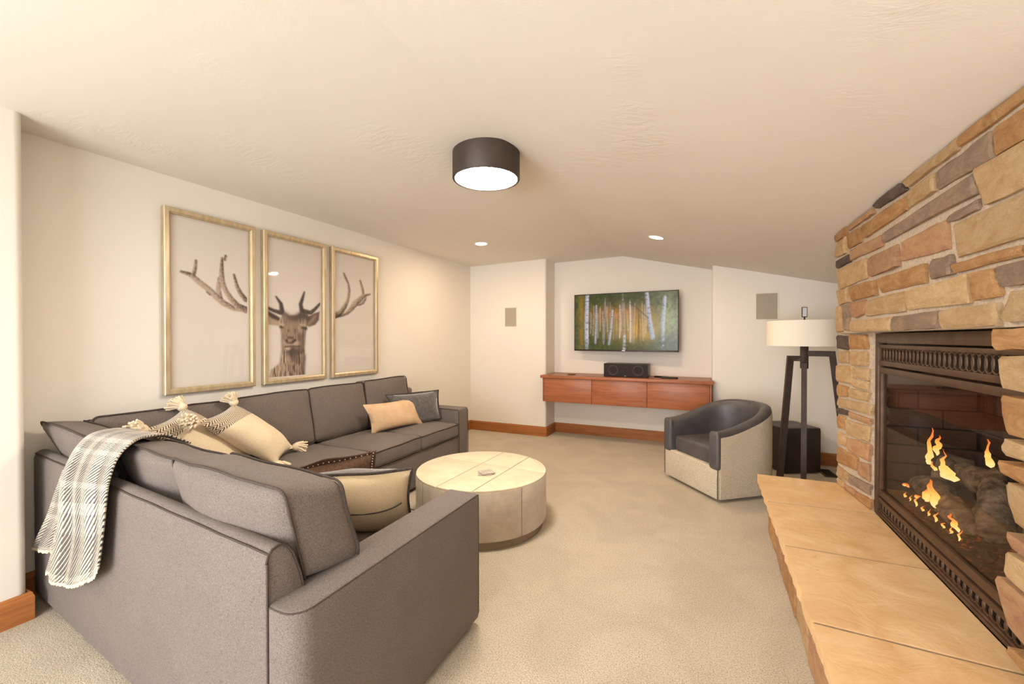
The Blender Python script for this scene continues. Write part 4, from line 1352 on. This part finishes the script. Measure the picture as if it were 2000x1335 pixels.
tp = [(RX0 - .012, CY0 - .022), (RX1 + .018, CY0 - .022), (RX1 + .018, YB - .004), (RX1 - .004, YB - .002), (RX1 - .004, YREC - .004), (RX0 + .004, YREC - .004), (RX0 + .004, YB - .002), (RX0 - .012, YB - .004)]
obj('top_board', prism(tp, .829, .866, bevel=.004, seg=2), M['console'], cs, sm=40)

sp = thing('center_speaker', 'long black center channel speaker on the console below the television', 'speaker', (-.945, 5.60, .867))
def sl(x0, x1, y0, y1, z0, z1, **k): return box((x0, y0, z0), (x1, y1, z1), **k)
local('cabinet', sl(-.275, .275, -.10, .13, .0, .168, bevel=.004), M['black_wood'], sp, sm=40)
local('baffle', sl(-.268, .268, -.105, -.1, .005, .163, bevel=.002), M['speaker'], sp)
def driver(name, x, z, r):
    bm = bmesh.new()
    add_lathe(bm, [(r, 0), (r, .006), (r * .86, .007), (r * .80, .003), (r * .35, -.012), (r * .30, -.006), (0.001, -.002)], 28, cap=False)
    bmesh.ops.transform(bm, matrix=Matrix.Translation((x, -.105, z)) @ Matrix.Rotation(math.radians(90), 4, 'X'), verts=bm.verts)
    local(name, bm, M['cone'], sp, sm=40)
driver('woofer', -.155, .082, .066); driver('woofer', .155, .082, .066); driver('tweeter', 0, .095, .035)
local('badge', sl(-.014, .014, -.1075, -.105, .012, .019), M['chrome'], sp)
def remote(loc, rz, L, label):
    t = thing('remote_control', label, 'remote', loc, rz, 'remotes on the console')
    local('case', sl(-.022, .022, -L / 2, L / 2, 0, .016, bevel=.006, seg=3), M['plastic'], t, sm=50)
    bm = bmesh.new()
    for i in range(5):
        for j in (-1, 0, 1): add_box(bm, (j * .011 - .003, -L * .3 + i * L * .14 - .003, .016), (j * .011 + .003, -L * .3 + i * L * .14 + .003, .0175))
    local('keypad', bm, M['cone'], t)
remote((-.53, 5.64, .867), 1.2, .17, 'black remote control lying farther back on the console')
remote((-.42, 5.55, .867), 1.75, .19, 'black remote control lying nearer the console front edge')
M['pale'] = pmat('pale_ceramic', srgb(186, 164, 138), rough=.35)
ds = obj('trinket_dish', lathe([(.025, 0), (.055, .004), (.066, .018), (.062, .018), (.052, .008), (.001, .007)], 32), M['pale'], None, sm=50)
ds.location = (-1.68, 5.6, .867); ds['label'] = 'small pale round dish at the left end of the console'; ds['category'] = 'dish'

def outlet(loc, label):
    t = thing('wall_outlet', label, 'outlet', loc)
    local('cover_plate', sl(-.035, .035, -.006, 0, -.057, .057, bevel=.002), M['white_paint'], t)
    for z in (-.022, .022): local('receptacle', sl(-.016, .016, -.008, -.006, z - .014, z + .014, bevel=.002), M['mat'], t)
outlet((-.774, YREC - .001, .42), 'white power outlet on the wall under the console')

# ================================================================== TELEVISION
TVW, TVH = 1.365, .775
tv = thing('television', 'slim black wall-mounted television showing a birch forest', 'television', (-1.005, 5.715, 1.575), math.radians(-3.6))
local('back_shell', sl(-TVW / 2 + .02, TVW / 2 - .02, .004, .05, -TVH / 2 + .02, TVH / 2 - .02, bevel=.01), M['plastic'], tv)
bm = bmesh.new(); b = .011
add_box(bm, (-TVW / 2, -.014, TVH / 2 - b), (TVW / 2, .006, TVH / 2), .002); add_box(bm, (-TVW / 2, -.014, -TVH / 2), (TVW / 2, .006, -TVH / 2 + .02), .002)
add_box(bm, (-TVW / 2, -.014, -TVH / 2 + .02), (-TVW / 2 + b, .006, TVH / 2 - b), .002); add_box(bm, (TVW / 2 - b, -.014, -TVH / 2 + .02), (TVW / 2, .006, TVH / 2 - b), .002)
M['bezel'] = pmat('dark_brown_bezel', srgb(44, 32, 26), rough=.35, metallic=.3)
local('bezel', bm, M['bezel'], tv, sm=40)
local('badge', sl(-.02, .02, -.0155, -.014, -TVH / 2 + .006, -TVH / 2 + .013), M['chrome'], tv)
local('mount_arm', sl(-.12, .12, .05, .17, -.12, .12), M['plastic'], tv)

def grid_print(name, parent, P0, ex, ey, nx, ny, colors, mat):
    """flat printed sheet: (ny+1)x(nx+1) vertices carrying colours"""
    me = bpy.data.meshes.new(name)
    X, Y = np.meshgrid(np.arange(nx + 1) / nx, np.arange(ny + 1) / ny)
    co = np.array(P0)[None] + X.reshape(-1, 1) * np.array(ex)[None] + Y.reshape(-1, 1) * np.array(ey)[None]
    i = np.arange(nx)[None] + (np.arange(ny) * (nx + 1))[:, None]; i = i.reshape(-1)
    faces = np.stack([i, i + 1, i + nx + 2, i + nx + 1], 1)
    me.vertices.add(len(co)); me.vertices.foreach_set('co', co.astype(np.float32).ravel())
    me.loops.add(faces.size); me.loops.foreach_set('vertex_index', faces.ravel().astype(np.int32))
    me.polygons.add(len(faces)); me.polygons.foreach_set('loop_start', (np.arange(len(faces)) * 4).astype(np.int32))
    me.update(calc_edges=True); me.validate()
    at = me.color_attributes.new('print', 'FLOAT_COLOR', 'POINT')
    rgba = np.ones((len(co), 4), np.float32); rgba[:, :3] = colors.reshape(-1, 3)
    at.data.foreach_set('color', rgba.ravel())
    return local(name, me, mat, parent)

def vnoise(X, Y, sx, sy, seed, octv=4):
    """smooth value noise on arrays"""
    out = np.zeros_like(X); amp = 1.0; tot = 0
    for o in range(octv):
        rs = np.random.RandomState(seed * 101 + o)
        gx, gy = int(sx * 2 ** o) + 3, int(sy * 2 ** o) + 3
        g = rs.rand(gy, gx)
        fx, fy = np.clip(X, 0, 1) * (gx - 2), np.clip(Y, 0, 1) * (gy - 2)
        ix, iy = fx.astype(int), fy.astype(int); tx, ty = fx - ix, fy - iy
        tx, ty = tx * tx * (3 - 2 * tx), ty * ty * (3 - 2 * ty)
        out += amp * ((g[iy, ix] * (1 - tx) + g[iy, ix + 1] * tx) * (1 - ty) + (g[iy + 1, ix] * (1 - tx) + g[iy + 1, ix + 1] * tx) * ty)
        tot += amp; amp *= .55
    return out / tot
def stroke(X, Y, pts, w, h, soft=.8):
    """coverage of a tapered polyline, radii in units where the sheet is w x h; also signed side"""
    best = np.full(X.shape, 1e9); side = np.zeros_like(X); along = np.zeros_like(X)
    n = len(pts) - 1
    for k in range(n):
        (ax, ay, ar), (bx, by, br) = pts[k], pts[k + 1]
        dx, dy = (bx - ax) * w, (by - ay) * h
        px, py = (X - ax) * w, (Y - ay) * h
        L = dx * dx + dy * dy + 1e-9
        t = np.clip((px * dx + py * dy) / L, 0, 1)
        qx, qy = px - t * dx, py - t * dy
        d = np.sqrt(qx * qx + qy * qy); r = ar + (br - ar) * t
        sd = d - r
        m = sd < best
        best = np.where(m, sd, best); side = np.where(m, (dx * qy - dy * qx) / np.sqrt(L) / np.maximum(r, .1), side); along = np.where(m, (k + t) / n, along)
    return 1 / (1 + np.exp(np.clip(best / soft, -40, 40))) , side, along
def poly_mask(X, Y, pts, w, h, soft=.8):
    ins = np.zeros(X.shape, bool); dm = np.full(X.shape, 1e9)
    for (ax, ay), (bx, by) in zip(pts, pts[1:] + pts[:1]):
        c = ((ay > Y) != (by > Y)) & (X < (bx - ax) * (Y - ay) / (by - ay + 1e-12) + ax)
        ins ^= c
        dx, dy = (bx - ax) * w, (by - ay) * h; px, py = (X - ax) * w, (Y - ay) * h
        t = np.clip((px * dx + py * dy) / (dx * dx + dy * dy + 1e-9), 0, 1)
        dm = np.minimum(dm, np.hypot(px - t * dx, py - t * dy))
    sd = np.where(ins, -dm, dm)
    return 1 / (1 + np.exp(np.clip(sd / soft, -40, 40)))
def over(img, a, c):
    c = np.array(c) if not isinstance(c, np.ndarray) else c
    return img * (1 - a[..., None]) + a[..., None] * c

def forest():
    nx, ny = 240, 136
    X, Y = np.meshgrid(np.arange(nx + 1) / nx, np.arange(ny + 1) / ny)
    n1 = vnoise(X, Y, 40, 22, 3); n2 = vnoise(X, Y, 14, 8, 5); n3 = vnoise(X, Y, 70, 12, 8); n4 = vnoise(X, Y, 60, 34, 11, 3)
    dark, green, olive = np.array(srgb(34, 38, 16)), np.array(srgb(84, 92, 40)), np.array(srgb(132, 116, 40))
    gold, org, pale = np.array(srgb(206, 152, 36)), np.array(srgb(206, 122, 52)), np.array(srgb(232, 206, 150))
    img = dark[None, None] + (green - dark) * np.clip(n1 * 1.6 - .3, 0, 1)[..., None]
    glow = np.exp(-(((X - .60) / .30) ** 2 + ((Y - .42) / .26) ** 2))
    img = over(img, np.clip(glow * (.55 + .9 * n2) , 0, .95), olive)
    img = over(img, np.clip(np.exp(-(((X - .62) / .17) ** 2 + ((Y - .40) / .20) ** 2)) * (n2 * 1.5 + .1), 0, .9), gold)
    img = over(img, np.clip(np.exp(-(((X - .45) / .28) ** 2 + ((Y - .62) / .13) ** 2)) * (n3 * 1.4 - .15), 0, .8), org)
    img = over(img, np.clip(np.exp(-(((X - .93) / .09) ** 2 + ((Y - .55) / .30) ** 2)) * (n1 * 1.3 - .1), 0, .7), np.array(srgb(150, 160, 104)))
    img = over(img, np.exp(-(((X - .07) / .03) ** 2)) * np.clip(n2 * 1.3, 0, .6), np.array(srgb(160, 120, 30)))
    rs = random.Random(4)
    def trunk(pts, tone, seed, alpha=1.0):
        nonlocal img
        a, s, al = stroke(X, Y, pts, 205.0, 115.0, .45)
        bark = vnoise(X, Y, 30, 60, seed, 3)
        tone = np.array(srgb(*tone))
        c = tone[None, None] * (.62 + .55 * np.clip(.5 - s * .5, 0, 1))[..., None] * (.72 + .5 * bark)[..., None]
        c = np.where((bark > .66)[..., None], c * .42, c)
        img = over(img, a * alpha, c)
    for i in range(38):
        x = .14 + .60 * (i + rs.random() * .7) / 38; y0 = rs.uniform(.1, .36); y1 = rs.uniform(.62, .85); lean = rs.uniform(-.012, .012)
        trunk([(x, y0, rs.uniform(.5, 1.0)), (x + lean, y1, rs.uniform(.4, .8))], rs.choice([(196, 180, 160), (170, 158, 150), (220, 190, 150), (120, 104, 84)]), 20 + i, .75)
    for x0, x1, r, tone, y0, y1 in ((.215, .225, 2.0, (176, 172, 176), .12, .80), (.30, .315, 1.4, (160, 150, 146), .1, .92), (.355, .39, 2.3, (186, 180, 182), .10, .70), (.46, .462, 1.3, (214, 190, 168), .22, .8), (.505, .49, 2.1, (158, 150, 140), .02, 1.0), (.565, .56, 1.5, (226, 206, 188), .15, .86), (.645, .64, 1.0, (104, 86, 54), .05, .75)):
        trunk([(x0, y0, r), ((x0 + x1) / 2 + .004, (y0 + y1) / 2, r * .9), (x1, y1, r * .8)], tone, int(x0 * 900))
    can = np.clip((Y - .72 + .10 * np.cos((X - .5) * 5) - .10) * 5, 0, 1) * np.clip(n4 * 2.2 - .55, 0, 1)
    img = over(img, np.clip(can, 0, .85), np.array(srgb(58, 64, 26)))
    trunk([(.125, .0, 3.9), (.122, .5, 4.2), (.130, 1.0, 3.6)], (196, 192, 198), 71)
    trunk([(.505, .0, 2.6), (.508, .25, 2.4)], (198, 194, 194), 76)
    trunk([(.775, .22, 4.4), (.740, .58, 4.1), (.718, 1.02, 3.2)], (176, 174, 184), 72)
    trunk([(.868, .0, 2.2), (.868, .5, 3.6), (.885, .90, 3.0)], (180, 182, 190), 73, .9)
    trunk([(.735, .55, .8), (.62, .75, .6), (.56, .82, .4)], (62, 50, 34), 74)
    und = np.clip((.22 - Y) * 6, 0, 1) * np.clip(n4 * 2.0 - .5, 0, 1)
    img = over(img, np.clip(und, 0, .8), np.array(srgb(66, 74, 24)))
    und = np.clip((.34 - Y) * 5, 0, 1) * np.clip((X - .74) * 8, 0, 1) * np.clip(n4 * 2.2 - .4, 0, 1)
    img = over(img, np.clip(und, 0, .85), np.array(srgb(54, 64, 30)))
    return nx, ny, img
nx, ny, img = forest()
b2 = b - .001
grid_print('screen', tv, (-TVW / 2 + b2, -.010, -TVH / 2 + .019), (TVW - 2 * b2, 0, 0), (0, 0, TVH - b2 - .019), nx, ny, img, M['screen'])

# ================================================================== PICTURES
DEER={1:{
'beamA':[(0.98,0.475,6.29),(0.855,0.496,5.77),(0.75,0.548,4.72),(0.677,0.599,4.19),(0.634,0.651,4.72),(0.628,0.715,3.67),(0.636,0.799,2.1)],
'beamB':[(0.98,0.475,3.67),(0.801,0.479,4.19),(0.654,0.51,5.24),(0.548,0.55,5.24),(0.459,0.589,4.72),(0.352,0.622,4.72),(0.268,0.653,4.19),(0.218,0.669,3.67),(0.113,0.679,2.1)],
'tine':[(0.262,0.675,2.94),(0.282,0.714,2.73),(0.29,0.758,2.1)],
'br':[(0.611,0.529,4.19),(0.584,0.595,4.19),(0.606,0.663,4.19)],
'tip':[(0.69,0.817,2.31),(0.679,0.793,2.1)],
'tine3':[(0.98,0.543,4.4),(0.902,0.582,4.19),(0.849,0.628,3.36),(0.804,0.702,2.1)],
'bit':[(0.431,0.574,1.26),(0.472,0.56,1.68)],
},
2:{
'aL':[(-0.012,0.5,3.29),(0.102,0.482,3.89),(0.22,0.471,5.09)],
'tL':[(0.24,0.483,4.79),(0.221,0.537,3.74),(0.136,0.585,1.8)],
'aR':[(0.644,0.493,5.69),(0.795,0.485,4.79),(0.874,0.511,3.89),(0.995,0.563,2.7)],
'tR':[(0.614,0.498,4.79),(0.592,0.544,4.19),(0.63,0.591,3.29),(0.668,0.642,1.8)],
'earL':[(-0.013,0.465),(0.167,0.437),(0.213,0.405),(0.192,0.372),(0.101,0.377),(-0.014,0.38)],
'earLd':[(-0.013,0.468,3.74),(0.089,0.441,5.24),(0.167,0.426,4.49)],
'earR':[(0.718,0.443),(0.858,0.481),(0.986,0.499),(0.969,0.429),(0.888,0.389),(0.763,0.373),(0.702,0.384)],
'earRl':[(0.748,0.39,2.25),(0.826,0.427,3.74),(0.889,0.458,2.25)],
'head':[(0.206,0.416),(0.247,0.461),(0.301,0.479),(0.37,0.452),(0.54,0.462),(0.584,0.486),(0.734,0.466),(0.733,0.402),(0.702,0.343),(0.686,0.273),(0.671,0.221),(0.692,0.133),(0.676,0.069),(0.668,-0.023),(0.007,0.002),(0.046,0.055),(0.183,0.099),(0.224,0.197),(0.218,0.279),(0.212,0.34),(0.19,0.378)],
'fore':[(0.287,0.462,5.24),(0.411,0.434,6.74),(0.526,0.439,7.49),(0.673,0.459,7.49)],
'foreD':[(0.584,0.463,5.99),(0.733,0.443,5.99)],
'eyeL':[(0.212,0.366,2.1),(0.248,0.362,1.95)],
'eyeR':[(0.62,0.364,2.1),(0.695,0.359,3.29)],
'browL':[(0.209,0.386,2.1),(0.266,0.381,1.8)],
'browR':[(0.598,0.388,2.1),(0.68,0.382,2.1)],
'face':[(0.439,0.386,8.99),(0.41,0.341,7.49),(0.396,0.285,7.49)],
'muz':[(0.312,0.252,4.79),(0.395,0.229,4.49),(0.509,0.245,5.09)],
'nosT':[(0.361,0.288,2.7),(0.431,0.286,3.0)],
'nsL':[(0.319,0.268,2.7),(0.329,0.254,2.4)],
'nsR':[(0.445,0.257,3.0),(0.478,0.268,3.0)],
'nsM':[(0.367,0.248,2.4),(0.423,0.248,2.4)],
'mou':[(0.296,0.219,1.35),(0.395,0.223,1.35),(0.567,0.219,1.35)],
'chin':[(0.332,0.207,2.7),(0.36,0.204,2.4)],
'brd':[(0.353,0.179,5.24),(0.437,0.195,6.74),(0.523,0.176,5.99)],
'brd2':[(0.437,0.161,6.74),(0.45,0.115,4.19)],
'chk':[(0.568,0.296,5.24),(0.604,0.239,5.99),(0.581,0.176,5.24)],
'brgD':[(0.355,0.341,2.1),(0.361,0.335,1.8)],
'brgD2':[(0.489,0.347,2.7),(0.481,0.324,1.8)],
'nkR':[(0.655,0.145,2.4),(0.646,0.076,2.7),(0.638,0.007,3.0)],
},
3:{
'b1':[(-0.003,0.478,4.95),(0.124,0.5,3.6),(0.221,0.549,3.15),(0.299,0.606,2.25),(0.333,0.654,1.8),(0.345,0.701,1.98),(0.323,0.759,1.35),(0.257,0.805,1.62),(0.213,0.841,1.08)],
'b2':[(-0.003,0.469,2.7),(0.145,0.478,2.25),(0.287,0.501,2.52),(0.4,0.543,3.6),(0.504,0.593,4.5),(0.634,0.638,4.05),(0.744,0.675,2.52),(0.906,0.692,1.26)],
't':[(0.713,0.686,1.8),(0.702,0.726,1.98),(0.66,0.773,1.62),(0.636,0.802,1.08)],
'c':[(0.527,0.59,2.25),(0.61,0.587,1.98),(0.707,0.608,2.52),(0.768,0.639,1.98),(0.781,0.664,1.08)],
}}

def antlers(n):
    w, h = {1: (157, 345), 2: (105, 290), 3: (77, 240)}[n]
    nx, ny = 150, 330
    X, Y = np.meshgrid(np.arange(nx + 1) / nx, np.arange(ny + 1) / ny)
    paper = np.array(srgb(243, 234, 224))
    img = np.ones(X.shape + (3,)) * paper
    fine = vnoise(X, Y, 60, 130, 31 + n, 3); blot = vnoise(X, Y, 16, 34, 41 + n, 3)
    dk, mid, lt = np.array(srgb(58, 42, 34)), np.array(srgb(132, 106, 88)), np.array(srgb(206, 184, 162))
    S = DEER[n]
    def horn(key, tips=True, light=.5):
        nonlocal img
        a, s, al = stroke(X, Y, [(p[0], p[1], p[2] * 1.25 + .3) for p in S[key]], w, h, .6)
        shade = np.clip(.5 + s * .55, 0, 1)
        k = np.clip(shade * .9 + (fine - .5) * 1.0 + light * np.sin(np.pi * np.clip(al, 0, 1)) * .75 - .15, 0, 1)
        c = dk + (lt - dk) * k[..., None]
        img = over(img, a, c)
    def blob(key, col, alpha=1.0, soft=.9):
        nonlocal img
        a, s, al = stroke(X, Y, S[key], w, h, soft); img = over(img, a * alpha, np.array(col))
    if n == 1:
        for k, l in (('br', 1.0), ('tip', .3), ('beamB', .9), ('tine', .3), ('beamA', .7), ('tine3', .25), ('bit', .1)): horn(k, True, l)
    elif n == 3:
        for k, l in (('t', .4), ('c', .4), ('b2', .55), ('b1', .45)): horn(k, True, l)
    else:
        fur = vnoise(X, Y, 70, 16, 77, 3)
        def pm(key, col, alpha=1.0):
            nonlocal img
            a = poly_mask(X, Y, S[key], w, h, .7); img = over(img, a * alpha, np.array(col))
        pm('earL', srgb(190, 166, 142)); blob('earLd', srgb(74, 54, 44)); pm('earR', srgb(104, 80, 66)); blob('earRl', srgb(168, 142, 120), .8, 1.4)
        a = poly_mask(X, Y, S['head'], w, h, .8)
        k = np.clip(.52 + (fur - .5) * 1.3 + (X - .38) * -.7, 0, 1)
        k = np.where(Y < .2, np.clip(k + (fur - .5) * 1.6, 0, 1), k)
        img = over(img, a, np.array(srgb(84, 62, 50)) + (np.array(srgb(204, 180, 154)) - np.array(srgb(84, 62, 50))) * k[..., None])
        blob('face', srgb(176, 150, 126), .75, 3.0); blob('chk', srgb(100, 76, 62), .75, 2.4); blob('nkR', srgb(90, 66, 54), .7, 2.0)
        blob('fore', srgb(96, 74, 58), .85, 2.0); blob('foreD', srgb(62, 46, 38), .8, 2.0)
        blob('browL', srgb(214, 190, 164), .9); blob('browR', srgb(204, 178, 152), .9); blob('eyeL', srgb(44, 32, 28)); blob('eyeR', srgb(40, 28, 24))
        blob('brgD', srgb(92, 70, 58), .8, 1.2); blob('brgD2', srgb(92, 70, 58), .8, 1.4)
        blob('muz', srgb(204, 178, 152), .9, 1.6); blob('nosT', srgb(78, 58, 50), .9); blob('nsL', srgb(42, 30, 28)); blob('nsR', srgb(42, 30, 28)); blob('nsM', srgb(70, 52, 46), .9)
        blob('brd', srgb(70, 50, 42), .9, 1.8); blob('brd2', srgb(66, 48, 40), .85, 1.8); blob('chin', srgb(214, 192, 168), .95); blob('mou', srgb(48, 34, 30))
        for k_ in ('aL', 'tL', 'aR', 'tR'):
            a, s, al = stroke(X, Y, S[k_], w, h, .6)
            kk = np.clip(.18 + s * .16 + (fine - .5) * .5, 0, 1)
            img = over(img, a, np.array(srgb(44, 30, 26)) + (np.array(srgb(140, 112, 92)) - np.array(srgb(44, 30, 26))) * kk[..., None])
        img = np.where((fine > .72)[..., None] & (img.mean(-1) < .4)[..., None], img * .8, img)
    return nx, ny, img
PW, PH, FW = .612, 1.232, .040
for n, (yc, lab) in enumerate(((1.866, 'gilt framed print of the stag\'s left antler, largest of the three pictures'), (2.545, 'middle gilt framed print of a stag\'s head over the sofa'), (3.221, 'gilt framed print of a single antler, farthest along the left wall')), 1):
    pf = thing('framed_picture', lab, 'picture', (XL + .002, yc, 1.605), 0, 'stag triptych over the sofa')
    hw, hh = PW / 2, PH / 2
    # mitred gilt moulding, one mesh per rail
    prof = [(0, 0), (.034, 0), (.038, .004), (.038, .028), (.035, .031), (.029, FW), (.0, FW)]          # (out from wall, in from edge)
    C4 = [(-hw, hh), (hw, hh), (hw, -hh), (-hw, -hh)]
    for e in range(4):
        A, B = Vector(C4[e]), Vector(C4[(e + 1) % 4]); d = (B - A).normalized(); inn = Vector((d.y, -d.x))
        bm = bmesh.new()
        RA = [bm.verts.new((x, (A + d * w_ + inn * w_).x, (A + d * w_ + inn * w_).y)) for x, w_ in prof]
        RB = [bm.verts.new((x, (B - d * w_ + inn * w_).x, (B - d * w_ + inn * w_).y)) for x, w_ in prof]
        k = len(prof)
        for i in range(k): bm.faces.new((RA[i], RA[(i + 1) % k], RB[(i + 1) % k], RB[i]))
        bm.faces.new(RA[::-1]); bm.faces.new(RB)
        bmesh.ops.recalc_face_normals(bm, faces=bm.faces)
        local('frame_rail', bm, M['gilt'], pf, sm=30)
    iw, ih = hw - FW, hh - FW
    local('mount_board', box((.004, -iw - .004, -ih - .004), (.012, iw + .004, ih + .004)), M['mat'], pf)
    nx, ny, img = antlers(n)
    m_ = .013
    grid_print('print', pf, (.0125, -iw + m_, -ih + m_), (0, 2 * (iw - m_), 0), (0, 0, 2 * (ih - m_)), nx, ny, img, M['print'])
    local('glazing', box((.0235, -iw - .002, -ih - .002), (.0255, iw + .002, ih + .002)), M['glass'], pf)

# ================================================================== WALL SPEAKERS
def wall_speaker(x0, x1, z0, z1, label):
    t = thing('wall_speaker', label, 'speaker', ((x0 + x1) / 2, YB - .001, (z0 + z1) / 2), 0, 'flush speakers in the back wall')
    w, h = (x1 - x0) / 2, (z1 - z0) / 2
    bm = bmesh.new(); e = .012
    add_box(bm, (-w, -.006, h - e), (w, 0, h)); add_box(bm, (-w, -.006, -h), (w, 0, -h + e)); add_box(bm, (-w, -.006, -h + e), (-w + e, 0, h - e)); add_box(bm, (w - e, -.006, -h + e), (w, 0, h - e))
    local('trim_frame', bm, M['white_paint'], t)
    local('grille_panel', box((-w + e, -.005, -h + e), (w - e, 0, h - e)), M['grille'], t)
wall_speaker(-2.662, -2.462, 1.518, 1.808, 'grey flush speaker grille in the wall left of the recess')
wall_speaker(.488, .718, 1.562, 1.875, 'grey flush speaker grille in the wall above the floor lamp')

# ================================================================== CEILING LIGHTS
DX, DY = -1.215, 2.27
dl = thing('drum_ceiling_light', 'dark bronze drum ceiling light with a glowing white diffuser', 'ceiling light', (DX, DY, 2.315))
bm = lathe([(.188, 0.0), (.200, 0.0), (.202, .003), (.202, .158)], 64, cap=False)
for v in bm.verts:
    if v.co.z > .1: v.co.z = zc(DX + v.co.x) - 2.315 + .001
bm2 = bm
local('drum_housing', bm2, M['drum'], dl, sm=40)
bm = lathe([(.188, .0), (.188, .030)], 64, cap=False); local('inner_rim', bm, M['drum'], dl, sm=40)
bm = lathe([(.187, .012), (.187, .016)], 64); local('diffuser', bm, M['drum_glow'], dl, sm=40)
def downlight(x, y, label, grp, glow='can_glow'):
    z = zc(x); slope = -.236 if x > RIDGE_X else .022
    t = thing('recessed_light', label, 'ceiling light', (x, y, z), 0, grp)
    t.rotation_euler = (0, -math.atan(slope), 0)
    local('trim_ring', lathe([(.062, -.001), (.066, -.005), (.082, -.004), (.084, -.0005)], 40, cap=False), M['white_paint'], t, sm=50)
    local('lamp_lens', lathe([(.062, -.0035), (.062, -.0015)], 32), M[glow], t, sm=40)
downlight(-2.369, 4.305, 'recessed ceiling light nearer the left wall', 'recessed ceiling lights')
downlight(-.455, 4.33, 'recessed ceiling light to the right of the ceiling ridge', 'recessed ceiling lights')
for x, y, w_ in ((-2.2, -.9, 'nearest the entry wall'), (-.45, -.9, 'right above the viewpoint'), (-1.6, -2.0, 'close to the glazed wall'), (.5, -1.6, 'nearest the right wall')):  # added lamps, never in view, that brighten the near end
    downlight(x, y, 'added recessed fill light, unseen behind the viewpoint, ' + w_, 'added unseen fill lights near the glazed wall', 'added_can_glow')

# render-cost settings that are part of the scene
SC.cycles.max_bounces = 7; SC.cycles.diffuse_bounces = 4; SC.cycles.glossy_bounces = 3
SC.cycles.transmission_bounces = 4; SC.cycles.transparent_max_bounces = 8
SC.cycles.caustics_reflective = False; SC.cycles.caustics_refractive = False
SC.cycles.sample_clamp_indirect = 6.0
SC.cycles.use_denoising = True
SC.cycles.use_adaptive_sampling = True; SC.cycles.adaptive_threshold = 0.05
